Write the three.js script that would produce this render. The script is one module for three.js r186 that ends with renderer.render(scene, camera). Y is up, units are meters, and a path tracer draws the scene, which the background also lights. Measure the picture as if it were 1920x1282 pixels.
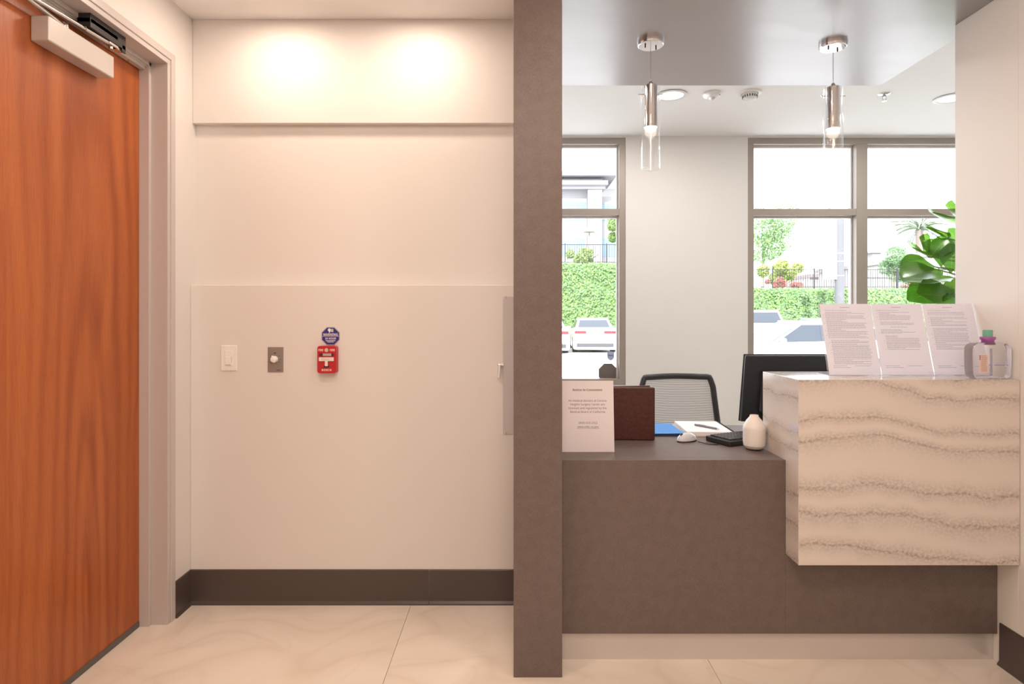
import * as THREE from 'three';
import { RoundedBoxGeometry } from 'three/addons/geometries/RoundedBoxGeometry.js';
import { mergeGeometries } from 'three/addons/utils/BufferGeometryUtils.js';
import { RectAreaLightUniformsLib } from 'three/addons/lights/RectAreaLightUniformsLib.js';
import { createNoise2D } from 'simplex-noise';

// ---------- camera, sky, sun, large lights, exposure ----------
const EYE = 1.317, FOCAL = 1140, CX = 965, HORIZON = 590;      // focal length and horizon in pixels of the 1920 x 1282 frame
const scene = new THREE.Scene();
const camera = new THREE.PerspectiveCamera(2 * Math.atan(641 / FOCAL) * 180 / Math.PI, 1920 / 1282, 0.05, 400);
camera.position.set(0, EYE, 0);
camera.lookAt(0, EYE, -10);
camera.setViewOffset(1920, 1282, 960 - CX, 641 - HORIZON, 1920, 1282);   // shifted lens keeps uprights upright
const renderer = new THREE.WebGLRenderer({ antialias: true });
renderer.toneMapping = THREE.LinearToneMapping;
renderer.toneMappingExposure = 1.35;
renderer.shadowMap.enabled = true;
RectAreaLightUniformsLib.init();

scene.background = new THREE.Color().setRGB(3.4, 3.6, 3.95);   // hazy bright noon sky
const sun = new THREE.DirectionalLight(new THREE.Color().setRGB(1, 0.96, 0.9), 5.5);
sun.position.set(-9, 26, 12); sun.target.position.set(4, 0, -26);
sun.castShadow = true; sun.shadow.mapSize.set(2048, 2048);
Object.assign(sun.shadow.camera, { left: -45, right: 45, top: 45, bottom: -45, near: 1, far: 140 });
scene.add(sun, sun.target);
const WARM = new THREE.Color().setRGB(1, 0.80, 0.66);
const NEUTRAL = new THREE.Color().setRGB(1, 0.95, 0.9);
const XL = -1.4774, XR = 1.83, CEIL = 2.672, SOFFIT = 2.519;     // left wall, right wall, ceiling, dark soffit

// ---------- helpers ----------
let seed = 7;
const rnd = () => { seed = (seed + 0x6d2b79f5) | 0; let t = Math.imul(seed ^ (seed >>> 15), 1 | seed); t = (t + Math.imul(t ^ (t >>> 7), 61 | t)) ^ t; return ((t ^ (t >>> 14)) >>> 0) / 4294967296; };
const rr = (a, b) => a + (b - a) * rnd();
const noise = createNoise2D(rnd);
const fbm = (x, y, n = 4) => { let s = 0, a = 0.5; for (let i = 0; i < n; i++) { s += a * noise(x, y); x *= 2.03; y *= 2.03; a *= 0.5; } return s; };
const clamp = (x, a = 0, b = 1) => Math.min(b, Math.max(a, x));
const smooth = (x, a, b) => { const t = clamp((x - a) / (b - a)); return t * t * (3 - 2 * t); };
// depth is measured forward from the camera: world z = -depth
const V = (x, y, d) => new THREE.Vector3(x, y, -d);
const onPixel = (px, py, d) => V((px - CX) * d / FOCAL, EYE + (HORIZON - py) * d / FOCAL, d);

function metreUV(g) {                                            // uv in metres from the face each vertex belongs to
  if (g.index) g = g.toNonIndexed();
  const p = g.attributes.position, n = g.attributes.normal, uv = new Float32Array(p.count * 2);
  for (let i = 0; i < p.count; i += 3) {
    const ax = Math.abs(n.getX(i) + n.getX(i + 1) + n.getX(i + 2)), ay = Math.abs(n.getY(i) + n.getY(i + 1) + n.getY(i + 2)), az = Math.abs(n.getZ(i) + n.getZ(i + 1) + n.getZ(i + 2));
    for (let k = i; k < i + 3; k++) {
      const x = p.getX(k), y = p.getY(k), z = p.getZ(k);
      const [u, v] = ax >= ay && ax >= az ? [z, y] : ay >= az ? [x, z] : [x, y];
      uv[k * 2] = u; uv[k * 2 + 1] = v;
    }
  }
  g.setAttribute('uv', new THREE.BufferAttribute(uv, 2));
  return g;
}
// box between two corners, depth from d0 to d1, edges rounded by r
function box(x0, x1, y0, y1, d0, d1, r = 0) {
  const w = x1 - x0, h = y1 - y0, d = d1 - d0;
  const g = r > 0 ? new RoundedBoxGeometry(w, h, d, 2, Math.min(r, w / 2.01, h / 2.01, d / 2.01)) : new THREE.BoxGeometry(w, h, d);
  g.translate((x0 + x1) / 2, (y0 + y1) / 2, -(d0 + d1) / 2);
  return metreUV(g);
}
const lbox = (w, h, d, x, y, z, r = 0) => metreUV((r > 0 ? new RoundedBoxGeometry(w, h, d, 2, Math.min(r, w / 2.01, h / 2.01, d / 2.01)) : new THREE.BoxGeometry(w, h, d)).translate(x, y, z));
const cyl = (r0, r1, h, x, y, z, n = 32) => new THREE.CylinderGeometry(r0, r1, h, n).translate(x, y, z);
const lathe = (pts, x, y, z, n = 40) => new THREE.LatheGeometry(pts.map(([a, b]) => new THREE.Vector2(a, b)), n).translate(x, y, z);
function tube(points, r, seg = 24, rad = 8) {
  return new THREE.TubeGeometry(new THREE.CatmullRomCurve3(points, false, 'catmullrom', 0.3), seg, r, rad, false);
}
function rod(a, b, r, n = 12) {
  const d = b.clone().sub(a), g = new THREE.CylinderGeometry(r, r, d.length(), n);
  g.applyQuaternion(new THREE.Quaternion().setFromUnitVectors(new THREE.Vector3(0, 1, 0), d.clone().normalize()));
  return g.translate((a.x + b.x) / 2, (a.y + b.y) / 2, (a.z + b.z) / 2);
}
const plain = (g) => { if (g.index) g = g.toNonIndexed(); for (const k of Object.keys(g.attributes)) if (!['position', 'normal', 'uv'].includes(k)) g.deleteAttribute(k); if (!g.attributes.uv) g.setAttribute('uv', new THREE.BufferAttribute(new Float32Array(g.attributes.position.count * 2), 2)); return g; };
const merge = (list) => mergeGeometries(list.map(plain));
function quad(a, b, c, d) {                                      // corners counter-clockwise, uv 0..1
  const g = new THREE.BufferGeometry();
  g.setAttribute('position', new THREE.BufferAttribute(new Float32Array([a, b, c, a, c, d].flatMap((v) => [v.x, v.y, v.z])), 3));
  g.setAttribute('uv', new THREE.BufferAttribute(new Float32Array([0, 0, 1, 0, 1, 1, 0, 0, 1, 1, 0, 1]), 2));
  g.computeVertexNormals();
  return g;
}

const taken = new Map(), bases = new WeakMap();
function numbered(name) { const n = taken.get(name) ?? 0; taken.set(name, n + 1); return n ? name + '_' + String(n).padStart(3, '0') : name; }
function mark(o, label, category, group, kind) {
  if (label) o.userData.label = label;
  if (category) o.userData.category = category;
  if (group) o.userData.group = group;
  if (kind) o.userData.kind = kind;
  return o;
}
function thing(name, label, category, base = V(0, 0, 0), group) {
  const o = new THREE.Group(); o.name = numbered(name); o.position.copy(base); bases.set(o, base.clone()); scene.add(o);
  return mark(o, label, category, group);
}
function shell(name, base = V(0, 0, 0)) { const o = new THREE.Group(); o.name = name; o.position.copy(base); bases.set(o, base.clone()); o.userData.kind = 'structure'; scene.add(o); return o; }
// a part, its shape given in world coordinates (or in the thing's own when own is true)
function part(name, g, m, parent, label, own = false) {
  const b = bases.get(parent);
  if (!own && b) g = g.clone().translate(-b.x, -b.y, -b.z);
  const o = new THREE.Mesh(g, m); o.name = name; o.castShadow = o.receiveShadow = true;
  if (b) bases.set(o, b);
  if (label) o.userData.label = label;
  parent.add(o);
  return o;
}
function struct(name, g, m) { const o = new THREE.Mesh(g, m); o.name = name; o.castShadow = o.receiveShadow = true; o.userData.kind = 'structure'; bases.set(o, V(0, 0, 0)); scene.add(o); return o; }
function solo(name, g, m, label, category, group) {              // a thing of one mesh, shape in world coordinates
  g.computeBoundingBox(); const b = g.boundingBox, base = new THREE.Vector3((b.min.x + b.max.x) / 2, b.min.y, (b.min.z + b.max.z) / 2);
  const o = new THREE.Mesh(g.clone().translate(-base.x, -base.y, -base.z), m); o.name = numbered(name); o.position.copy(base); o.castShadow = o.receiveShadow = true; scene.add(o);
  return mark(o, label, category, group);
}

// ---------- textures and materials ----------
function dataTex(w, h, fn, repeatX = 1, repeatY = 1, srgb = true) {
  const d = new Uint8Array(w * h * 4);
  for (let y = 0; y < h; y++) for (let x = 0; x < w; x++) { const c = fn(x / w, y / h, x, y), i = (y * w + x) * 4; d[i] = clamp(c[0], 0, 255); d[i + 1] = clamp(c[1], 0, 255); d[i + 2] = clamp(c[2], 0, 255); d[i + 3] = 255; }
  const t = new THREE.DataTexture(d, w, h); t.wrapS = t.wrapT = THREE.RepeatWrapping; t.magFilter = THREE.LinearFilter; t.minFilter = THREE.LinearMipmapLinearFilter; t.generateMipmaps = true;
  if (srgb) t.colorSpace = THREE.SRGBColorSpace;
  t.repeat.set(repeatX, repeatY); t.needsUpdate = true;
  return t;
}
function canvasTex(w, h, draw) {
  const c = document.createElement('canvas'); c.width = w; c.height = h; draw(c.getContext('2d'), w, h);
  const t = new THREE.CanvasTexture(c); t.colorSpace = THREE.SRGBColorSpace; return t;
}
const mat = (color, roughness = 0.6, extra = {}) => new THREE.MeshPhysicalMaterial({ color: Array.isArray(color) ? new THREE.Color().setRGB(...color) : new THREE.Color(color), roughness, ...extra });
const mix3 = (a, b, t) => [a[0] + (b[0] - a[0]) * t, a[1] + (b[1] - a[1]) * t, a[2] + (b[2] - a[2]) * t];

const M = {};
{
  const orange = dataTex(256, 256, (u, v, x, y) => { const n = 128 + 60 * fbm(x / 5, y / 5, 3); return [n, n, n]; }, 6, 6, false);
  M.paint = mat([0.77, 0.74, 0.71], 0.55, { bumpMap: orange, bumpScale: 0.0004 });
  M.ceiling = mat([0.88, 0.87, 0.86], 0.8, { bumpMap: orange, bumpScale: 0.0003 });
  // door veneer: plain-sliced figure with a cathedral near the lower half
  const wood = dataTex(768, 2048, (u, v) => {
    const X = u * 0.95, Y = v * 2.4, wob = 0.025 * noise(X * 2.2, Y * 0.55) + 0.008 * noise(X * 7, Y * 1.4);
    const dx = X + wob - 0.588, knot = Math.hypot(24 * dx, 2.3 * (Y - 0.28)) + 0.35 * noise(X * 1.5, Y * 0.6);
    const flat = 22 * Math.abs(dx), w = Math.exp(-dx * dx * 22);
    const t = flat * (1 - w) + knot * w;
    let s = 0.5 + 0.5 * Math.sin(t * 6.283 * 0.8); s = Math.pow(s, 1.8) * (0.45 + 0.45 * w);
    const band = 0.5 + 0.5 * noise(X * 9 + wob * 20, Y * 0.22), fine = 0.5 + 0.5 * noise(X * 240, Y * 5), pore = noise(X * 420, Y * 16) > 0.62 ? 0.25 : 0;
    const k = clamp(0.2 + 0.3 * s + 0.3 * (1 - band) + 0.22 * fine + pore * 0.5);
    return mix3([208, 124, 66], [138, 64, 26], k);
  });
  wood.repeat.set(1 / 0.95, 1 / 2.4);
  M.wood = mat([1, 1, 1], 0.38, { map: wood });
  // woven-look plastic laminate
  const weave = dataTex(512, 512, (u, v, x, y) => { const n = 0.5 + 0.28 * noise(x / 22, y / 1.6) + 0.28 * noise(x / 1.6 + 40, y / 22) + 0.1 * noise(x / 90, y / 90); return mix3([92, 79, 75], [122, 108, 103], clamp(n)); }, 2.6, 2.6);
  M.laminate = mat([1, 1, 1], 0.42, { map: weave, bumpMap: weave, bumpScale: 0.0002 });
  const swirl = dataTex(512, 512, (u, v) => { const q = fbm(u * 3 + 1.2 * fbm(u * 2, v * 4, 3), v * 6, 3), n = 122 + 13 * q; return [n, n, n]; }, 0.5, 0.5, false);
  M.soffit = mat([0.36, 0.335, 0.33], 0.62, { roughnessMap: swirl, metalness: 0.7 });
  // engineered quartz: wavy horizontal strata with grainy edges
  const quartz = dataTex(1536, 1536, (u, v) => {
    const X = u * 2, Y = v * 2, y = Y + 0.035 * Math.sin(X * 4.1 + 0.6) + 0.03 * noise(X * 1.6, Y * 1.2) + 0.009 * noise(X * 7, Y * 5);
    const ph = y * 9.2 + 0.35 * noise(0.5, y * 4), f = ph - Math.floor(ph), grain = noise(X * 55, Y * 70) * 0.7 + noise(X * 130, Y * 150) * 0.5;
    const line = Math.exp(-Math.pow((f - 0.5) / 0.045, 2)) * (0.65 + 0.35 * noise(X * 3, ph)), halo = smooth(f, 0.02, 0.48) * (1 - smooth(f, 0.52, 0.62)) * (0.55 + 0.45 * grain), under = smooth(f, 0.5, 0.55) * (1 - smooth(f, 0.6, 0.95)) * (0.45 + 0.5 * grain);
    const k = clamp(line * (0.42 + 0.4 * grain) + 0.55 * Math.max(0, halo) + 0.62 * Math.max(0, under));
    return mix3([218, 209, 202], [166, 155, 148], k);
  });
  quartz.repeat.set(0.5, 0.5);
  M.quartz = mat([1, 1, 1], 0.12, { map: quartz });
  // polished porcelain with soft veins
  const stone = (o) => dataTex(768, 768, (u, v) => {
    const X = u * 1.2 + o, Y = v * 1.2 + o * 0.7, wx = X + 0.22 * fbm(X * 1.1, Y * 1.1, 2), wy = Y + 0.22 * fbm(X * 1.1 + 9, Y * 1.1, 2);
    const cloud = 0.5 + 0.5 * fbm(wx * 1.6, wy * 2.4, 5), vein = Math.exp(-Math.abs(noise(wx * 1.4 + 5, wy * 2.6)) * 7) * 0.45, vein2 = Math.exp(-Math.abs(noise(wx * 2 + 15, wy * 2.4)) * 16) * 0.14;
    return mix3(mix3([240, 231, 220], [224, 212, 198], cloud), [208, 190, 172], clamp(vein * 0.6 + vein2));
  });
  M.stone = [0, 3.1, 6.7].map((o) => { const t = stone(o); t.repeat.set(1 / 1.2, 1 / 1.2); return mat([1, 1, 1], 0.16, { map: t }); });
  M.grout = mat([0.6, 0.53, 0.46], 0.8);
  M.frame = mat([0.58, 0.53, 0.51], 0.36);                      // satin grey-painted steel
  M.closer = mat([0.60, 0.57, 0.54], 0.36, { metalness: 0.25 });
  M.steel = mat([0.62, 0.6, 0.58], 0.25, { metalness: 1 });
  M.black = mat([0.02, 0.019, 0.019], 0.45);
  M.rubber = mat([0.08, 0.06, 0.054], 0.35);
  M.bronze = mat([0.34, 0.29, 0.25], 0.45, { metalness: 0.2 });
  M.gasket = mat([0.75, 0.72, 0.7], 0.5);
  M.pane = new THREE.MeshPhysicalMaterial({ color: 0xffffff, roughness: 0, transmission: 1, thickness: 0, ior: 1.45 });
  M.glass = new THREE.MeshPhysicalMaterial({ color: 0xffffff, roughness: 0.02, transmission: 1, thickness: 0, ior: 1.5 });
  M.chrome = mat([0.78, 0.79, 0.82], 0.08, { metalness: 1 });
  M.white = mat([0.82, 0.81, 0.79], 0.4);
  M.plate = mat([0.88, 0.86, 0.84], 0.35);
  M.kick = mat([0.66, 0.62, 0.59], 0.28, { metalness: 0.3 });
}
const glow = (c, k) => new THREE.MeshStandardMaterial({ color: 0x222222, emissive: c, emissiveIntensity: k });

// ---------- room shell ----------
const BACK = 2.770, BACK_UP = 2.788, BACK_MID = 2.8215, FAR = 4.61, FARX = 5.0, NEAR = -2.6;
const colX0 = -0.004, colX1 = 0.1725, colFront = 2.208;
{
  const fl = struct('floor', box(XL - 0.2, FARX + 0.2, -0.2, -0.012, NEAR - 0.2, FAR + 0.2), M.grout);
  const tw = 1.209, tl = 1.2, geo = box(-tw / 2 + 0.0007, tw / 2 - 0.0007, -0.012, 0, -tl / 2 + 0.0007, tl / 2 - 0.0007, 0.0007);
  const uv = geo.attributes.uv, variants = [0, 1, 2, 3].map((k) => { const g = geo.clone(), a = g.attributes.uv; for (let i = 0; i < a.count; i++) a.setXY(i, a.getX(i) + 0.31 * k, a.getY(i) + 0.47 * k); return g; });
  for (let i = 0; i < 7; i++) for (let j = 0; j < 6; j++) {
    const x = 0.738 - 2.5 * tw + i * tw, d = 2.95 + tl / 2 - 4 * tl + j * tl - tl;
    if (x - tw / 2 < XL - 0.19 || x + tw / 2 > FARX + 0.19 || d + tl / 2 > FAR + 0.2 || d - tl / 2 < NEAR - 0.2) { if (x + tw / 2 < XL || x - tw / 2 > FARX || d - tl / 2 > FAR || d + tl / 2 < NEAR) continue; }
    const t = part('floor_tile', variants[Math.floor(rnd() * 4)], M.stone[Math.floor(rnd() * 3)], fl, null, true);
    t.position.set(x, 0, -d);
  }
  struct('ceiling', box(XL - 0.2, FARX + 0.2, CEIL, CEIL + 0.2, NEAR - 0.2, FAR + 0.2), M.ceiling);
  // left wall round the door opening
  const jd0 = 1.60, jd1 = 2.60, top = 2.40, wl = XL - 0.2;
  struct('wall_left', merge([box(wl, XL, -0.012, CEIL, jd1, FAR + 0.2), box(wl, XL, top, CEIL, jd0, jd1), box(wl, XL, -0.012, CEIL, NEAR, jd0)]), M.paint);
  const wb = shell('wall_back');
  part('lower_panel', box(XL, colX1, 0, 1.453, BACK, BACK_MID, 0.003), M.paint, wb);
  part('recess_panel', box(XL, colX1, 0, CEIL, BACK_MID, BACK_MID + 0.1), M.paint, wb);
  part('upper_panel', box(XL, colX1, 2.195, CEIL, BACK_UP, BACK_MID, 0.003), M.paint, wb);
  struct('wall_right', merge([box(XR, XR + 0.09, 0, SOFFIT, colFront, 2.527, 0.002), box(XR, XR + 0.09, 0, CEIL, NEAR, colFront)]), M.paint);
  struct('wall_return', box(XR + 0.09, FARX, 0, CEIL, 2.2, 2.3), M.paint);
  struct('wall_side', box(FARX, FARX + 0.2, 0, CEIL, 2.2, FAR + 0.2), M.paint);
  struct('wall_front', box(wl, XR + 0.09, 0, CEIL, NEAR - 0.2, NEAR), M.paint);
  // rubber base with a small toe
  const baseProfile = (len) => { const s = new THREE.Shape(); s.moveTo(0, 0); s.lineTo(0.014, 0); s.lineTo(0.013, 0.006); s.lineTo(0.006, 0.016); s.lineTo(0.005, 0.154); s.lineTo(0.003, 0.158); s.lineTo(0, 0.158); s.closePath(); return new THREE.ExtrudeGeometry(s, { depth: len, bevelEnabled: false }); };
  const bb = shell('baseboard_back');
  const seam = (805 - CX) * BACK / FOCAL;
  for (const [a, b] of [[XL + 0.001, seam - 0.0008], [seam + 0.0008, colX1]]) part("base_strip", baseProfile(b - a).rotateY(-Math.PI / 2).translate(b, 0, -BACK), M.rubber, bb);
  struct('baseboard_left', baseProfile(BACK - 2.638).translate(XL, 0, -BACK), M.rubber);
  struct("baseboard_right", baseProfile(2.29 - NEAR).rotateY(Math.PI).translate(XR, 0, -NEAR), M.rubber);
}

// ---------- door with frame and closer ----------
{
  const dr = shell('door_1', V(XL - 0.11, 0, 2.1));
  const zf = 2.583, zs = 2.567, zn = 1.62, hd = 2.385, hs = 2.369, face = -1.5875, xs = -1.543, out = 0.0035;
  part('door_leaf', box(face - 0.045, face, 0.022, hs - 0.002, zn + 0.02, zf - 0.003), M.wood, dr);
  part('door_sweep', box(face - 0.03, face + 0.004, 0.001, 0.024, zn + 0.02, zs - 0.002), mat([0.12, 0.11, 0.1], 0.5), dr, 'dark strip along the bottom of the door');
  // far jamb, head and near jamb, each with rabbet, stop and grooved face
  for (const far of [true, false]) {
    const a = far ? zf : zn - 0.053, b = far ? zf + 0.053 : zn;
    part('jamb', box(XL - 0.19, XL, 0, hd, far ? zf : zn - 0.02, far ? zf + 0.02 : zn), M.frame, dr);
    part('door_stop', far ? box(face - 0.0, xs, 0, hd, zs, zf, 0.002) : box(face, xs, 0, hd, zn, zn + 0.016, 0.002), M.frame, dr);
    const i = far ? [a, a + 0.02, a + 0.022, b] : [b - 0.02, b, a, b - 0.022];
    part('casing', merge([box(XL, XL + 0.002, 0, hd + 0.053, a, b), box(XL, XL + out, 0, hd + (far ? 0.0 : 0), i[0], i[1], 0.002), box(XL, XL + out + 0.004, 0, hd + 0.0535, i[2], i[3], 0.002)]), M.frame, dr);
  }
  part('head', box(XL - 0.19, XL, hd, hd + 0.02, zn, zf), M.frame, dr);
  part('head_stop', box(face, xs, hs, hd, zn, zf, 0.002), M.frame, dr);
  part('head_casing', merge([box(XL, XL + 0.0021, hd, hd + 0.053, zn - 0.05, zf + 0.05), box(XL, XL + out + 0.0001, hd, hd + 0.02, zn - 0.02, zf + 0.02, 0.002), box(XL, XL + out + 0.0041, hd + 0.022, hd + 0.053, zn - 0.022, zf + 0.0525, 0.002)]), M.frame, dr);
  part('seal_bar', merge([box(face + 0.004, face + 0.03, hs - 0.018, hs, zn + 0.02, zs - 0.002, 0.002), box(face + 0.03, face + 0.036, hs - 0.006, hs, zn + 0.02, zs - 0.002, 0.001)]), M.closer, dr, 'grey metal seal strip along the door head');
  const cl = part('door_closer', box(face + 0.001, -1.524, 2.214, 2.298, 1.99, 2.315, 0.006), M.closer, dr, 'silver grey box-shaped door closer body');
  const S = V(-1.515, 2.333, 2.285), E = V(-1.535, 2.322, 1.84), P = V(-1.555, 2.312, 2.10);
  part('closer_arm', merge([rod(P, E, 0.0085), cyl(0.014, 0.014, 0.03, P.x, 2.308, P.z), cyl(0.012, 0.012, 0.024, E.x, E.y, E.z)]), M.steel, cl);
  part('closer_forearm', merge([rod(E, S, 0.006), rod(S.clone().lerp(E, 0.3), S, 0.0085), lbox(0.022, 0.016, 0.05, S.x, S.y, S.z, 0.004)]), M.steel, cl);
  part('closer_bracket', merge([box(-1.548, -1.502, 2.338, hd, 2.15, 2.20, 0.002), box(-1.506, -1.500, 2.335, hd, 2.15, 2.345, 0.001), box(-1.548, -1.50, 2.352, 2.369, 2.15, 2.30, 0.002), box(-1.506, -1.500, 2.322, 2.35, 2.325, 2.345, 0.001)]), M.black, cl);
  part('closer_shoe', merge([box(-1.53, -1.507, 2.325, 2.351, 2.26, 2.345, 0.003), cyl(0.008, 0.008, 0.04, -1.518, 2.335, -2.285, 16)]), M.steel, cl);
  part('screw', merge([cyl(0.004, 0.004, 0.004, -1.57, hs - 0.019, -2.02, 12), cyl(0.004, 0.004, 0.004, -1.57, hs - 0.019, -2.47, 12)]), M.steel, dr);
}

// ---------- portal: column and soffit ----------
solo('portal_column', box(colX0, colX1, 0, SOFFIT, colFront, 2.47, 0.0015), M.laminate, 'tall brown woven laminate column between corridor wall and reception desk', 'column');
solo('portal_soffit', box(colX0, XR + 0.09, SOFFIT, CEIL - 0.002, colFront, 3.19, 0.002), M.soffit, 'dark glossy dropped soffit above the reception desk', 'soffit');

// ---------- windows ----------
const SILL = 0.783, HEADW = 2.66;
{
  const w0 = -1.0, w1 = 0.841, v0 = 1.768, v1 = 4.5;
  struct('wall_window', merge([box(XL, FARX, 0, SILL, FAR, FAR + 0.2), box(XL, w0, SILL, CEIL, FAR, FAR + 0.2), box(w1, v0, SILL, CEIL, FAR, FAR + 0.2), box(v1, FARX, SILL, CEIL, FAR, FAR + 0.2), box(w0, w1, HEADW, CEIL, FAR, FAR + 0.2), box(v0, v1, HEADW, CEIL, FAR, FAR + 0.2)]), M.paint);
  const t0 = 2.073, t1 = 2.122, f = 0.047, a = FAR + 0.004, b = FAR + 0.12;
  const build = (name, x0, x1, mull) => {
    const w = shell(name, V((x0 + x1) / 2, SILL, FAR + 0.06));
    part('head_frame', box(x0, x1, HEADW - f, HEADW, a, b, 0.002), M.bronze, w);
    part('sill_frame', box(x0, x1, SILL, SILL + f, a, b, 0.002), M.bronze, w);
    for (const x of [x0, x1 - f]) part('jamb_frame', box(x, x + f, SILL + f, HEADW - f, a, b, 0.002), M.bronze, w);
    const edges = [x0 + f, ...mull.flatMap((m) => [m, m + 0.085]), x1 - f];
    for (const m of mull) part('mullion', box(m, m + 0.085, SILL + f, HEADW - f, a - 0.002, b, 0.002), M.bronze, w);
    for (let i = 0; i < edges.length; i += 2) {
      part('transom', box(edges[i], edges[i + 1], t0, t1, a, b, 0.002), M.bronze, w);
      for (const [y0, y1] of [[SILL + f, t0], [t1, HEADW - f]]) {
        const p = part('pane', box(edges[i], edges[i + 1], y0, y1, FAR + 0.085, FAR + 0.0855), M.pane, w);
        part('glazing_bead', merge([box(edges[i], edges[i + 1], y1 - 0.016, y1, FAR + 0.06, FAR + 0.084), box(edges[i + 1] - 0.012, edges[i + 1], y0, y1 - 0.016, FAR + 0.06, FAR + 0.084), box(edges[i], edges[i] + 0.012, y0, y1 - 0.016, FAR + 0.06, FAR + 0.084)]), M.gasket, p);
      }
    }
  };
  build('window_1', w0, w1, [-0.1]);
  build('window_2', v0, v1, [2.593, 3.5]);
  // stickers on the inside of the left window
  const octo = new THREE.Shape(); for (let i = 0; i < 8; i++) { const t = Math.PI / 8 + i * Math.PI / 4; octo[i ? 'lineTo' : 'moveTo'](0.078 * Math.cos(t), 0.078 * Math.sin(t)); }
  const op = onPixel(1140, 699, FAR + 0.078);
  solo('window_sticker', merge([new THREE.ExtrudeGeometry(octo, { depth: 0.002, bevelEnabled: false }).translate(op.x, op.y, op.z)]), mat([0.16, 0.13, 0.11], 0.5), 'dark octagonal sticker on the window glass, seen from behind', 'sticker');
  const bp = onPixel(1145, 667, FAR + 0.078), bs = new THREE.Shape();
  bs.moveTo(-0.028, 0.03); bs.quadraticCurveTo(0, 0.038, 0.028, 0.03); bs.lineTo(0.026, 0); bs.quadraticCurveTo(0.03, -0.025, 0, -0.036); bs.quadraticCurveTo(-0.03, -0.025, -0.026, 0); bs.closePath();
  const badge = thing('badge_sticker', 'small pale blue badge-shaped sticker on the window above the octagonal one', 'sticker', bp);
  part('backing', new THREE.ExtrudeGeometry(bs, { depth: 0.0015, bevelEnabled: false }), mat([0.42, 0.47, 0.62], 0.5), badge, null, true);
  part('band', lbox(0.04, 0.012, 0.002, 0, 0.004, 0.001), mat([0.2, 0.25, 0.45], 0.5), badge, null, true);
}

// ---------- lamps ----------
function downlight(x, d, power, color, label, r = 0.075) {
  const t = thing('downlight', label, 'ceiling light', V(x, CEIL, d), 'recessed round downlights');
  part('trim_ring', lathe([[r, 0], [r + 0.022, -0.002], [r + 0.024, -0.006], [r + 0.003, -0.009], [r, -0.004]], 0, 0, 0), M.white, t, null, true);
  part('lens', new THREE.CylinderGeometry(r, r, 0.003, 40).translate(0, -0.0025, 0), glow(color, 2.2), t, null, true);
  const l = new THREE.RectAreaLight(color, power, r * 1.6, r * 1.6); l.position.set(0, -0.012, 0); l.rotation.x = -Math.PI / 2; t.add(l);
}
downlight(-1.05, 2.50, 64, WARM, 'round downlight washing the corridor wall on the door side');
downlight(-0.42, 2.50, 64, WARM, 'round downlight washing the corridor wall on the column side');
downlight(0.5, 1.72, 100, WARM, 'round downlight in front of the marbled counter block');
downlight(-0.75, 1.45, 150, WARM, 'round downlight in the lobby near the wooden door');
for (const [x, d] of [[0.964, 3.749], [2.73, 3.80]]) downlight(x, d, 200, NEUTRAL, x < 2 ? 'round white downlight beside the motion sensor behind the soffit' : 'round white downlight past the sprinkler, half hidden by the wall');
for (const d of [0.3, -1.3]) {                                   // unseen light panels added behind the camera to brighten the lobby
  const t = thing('added_panel_light', d > 0 ? 'added unseen square light panel over the lobby near the desk' : 'added unseen square light panel at the rear of the lobby', 'ceiling light', V(0.1, CEIL, d));
  part('panel_frame', merge([lbox(0.66, 0.012, 0.03, 0, -0.006, 0.315), lbox(0.66, 0.012, 0.03, 0, -0.006, -0.315), lbox(0.03, 0.012, 0.6, 0.315, -0.006, 0), lbox(0.03, 0.012, 0.6, -0.315, -0.006, 0)]), M.white, t, null, true);
  part('diffuser', lbox(0.6, 0.004, 0.6, 0, -0.003, 0), glow(WARM, 2.5), t, null, true);
  const l = new THREE.RectAreaLight(WARM, 16, 0.6, 0.6); l.position.set(0, -0.014, 0); l.rotation.x = -Math.PI / 2; t.add(l);
}
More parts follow.
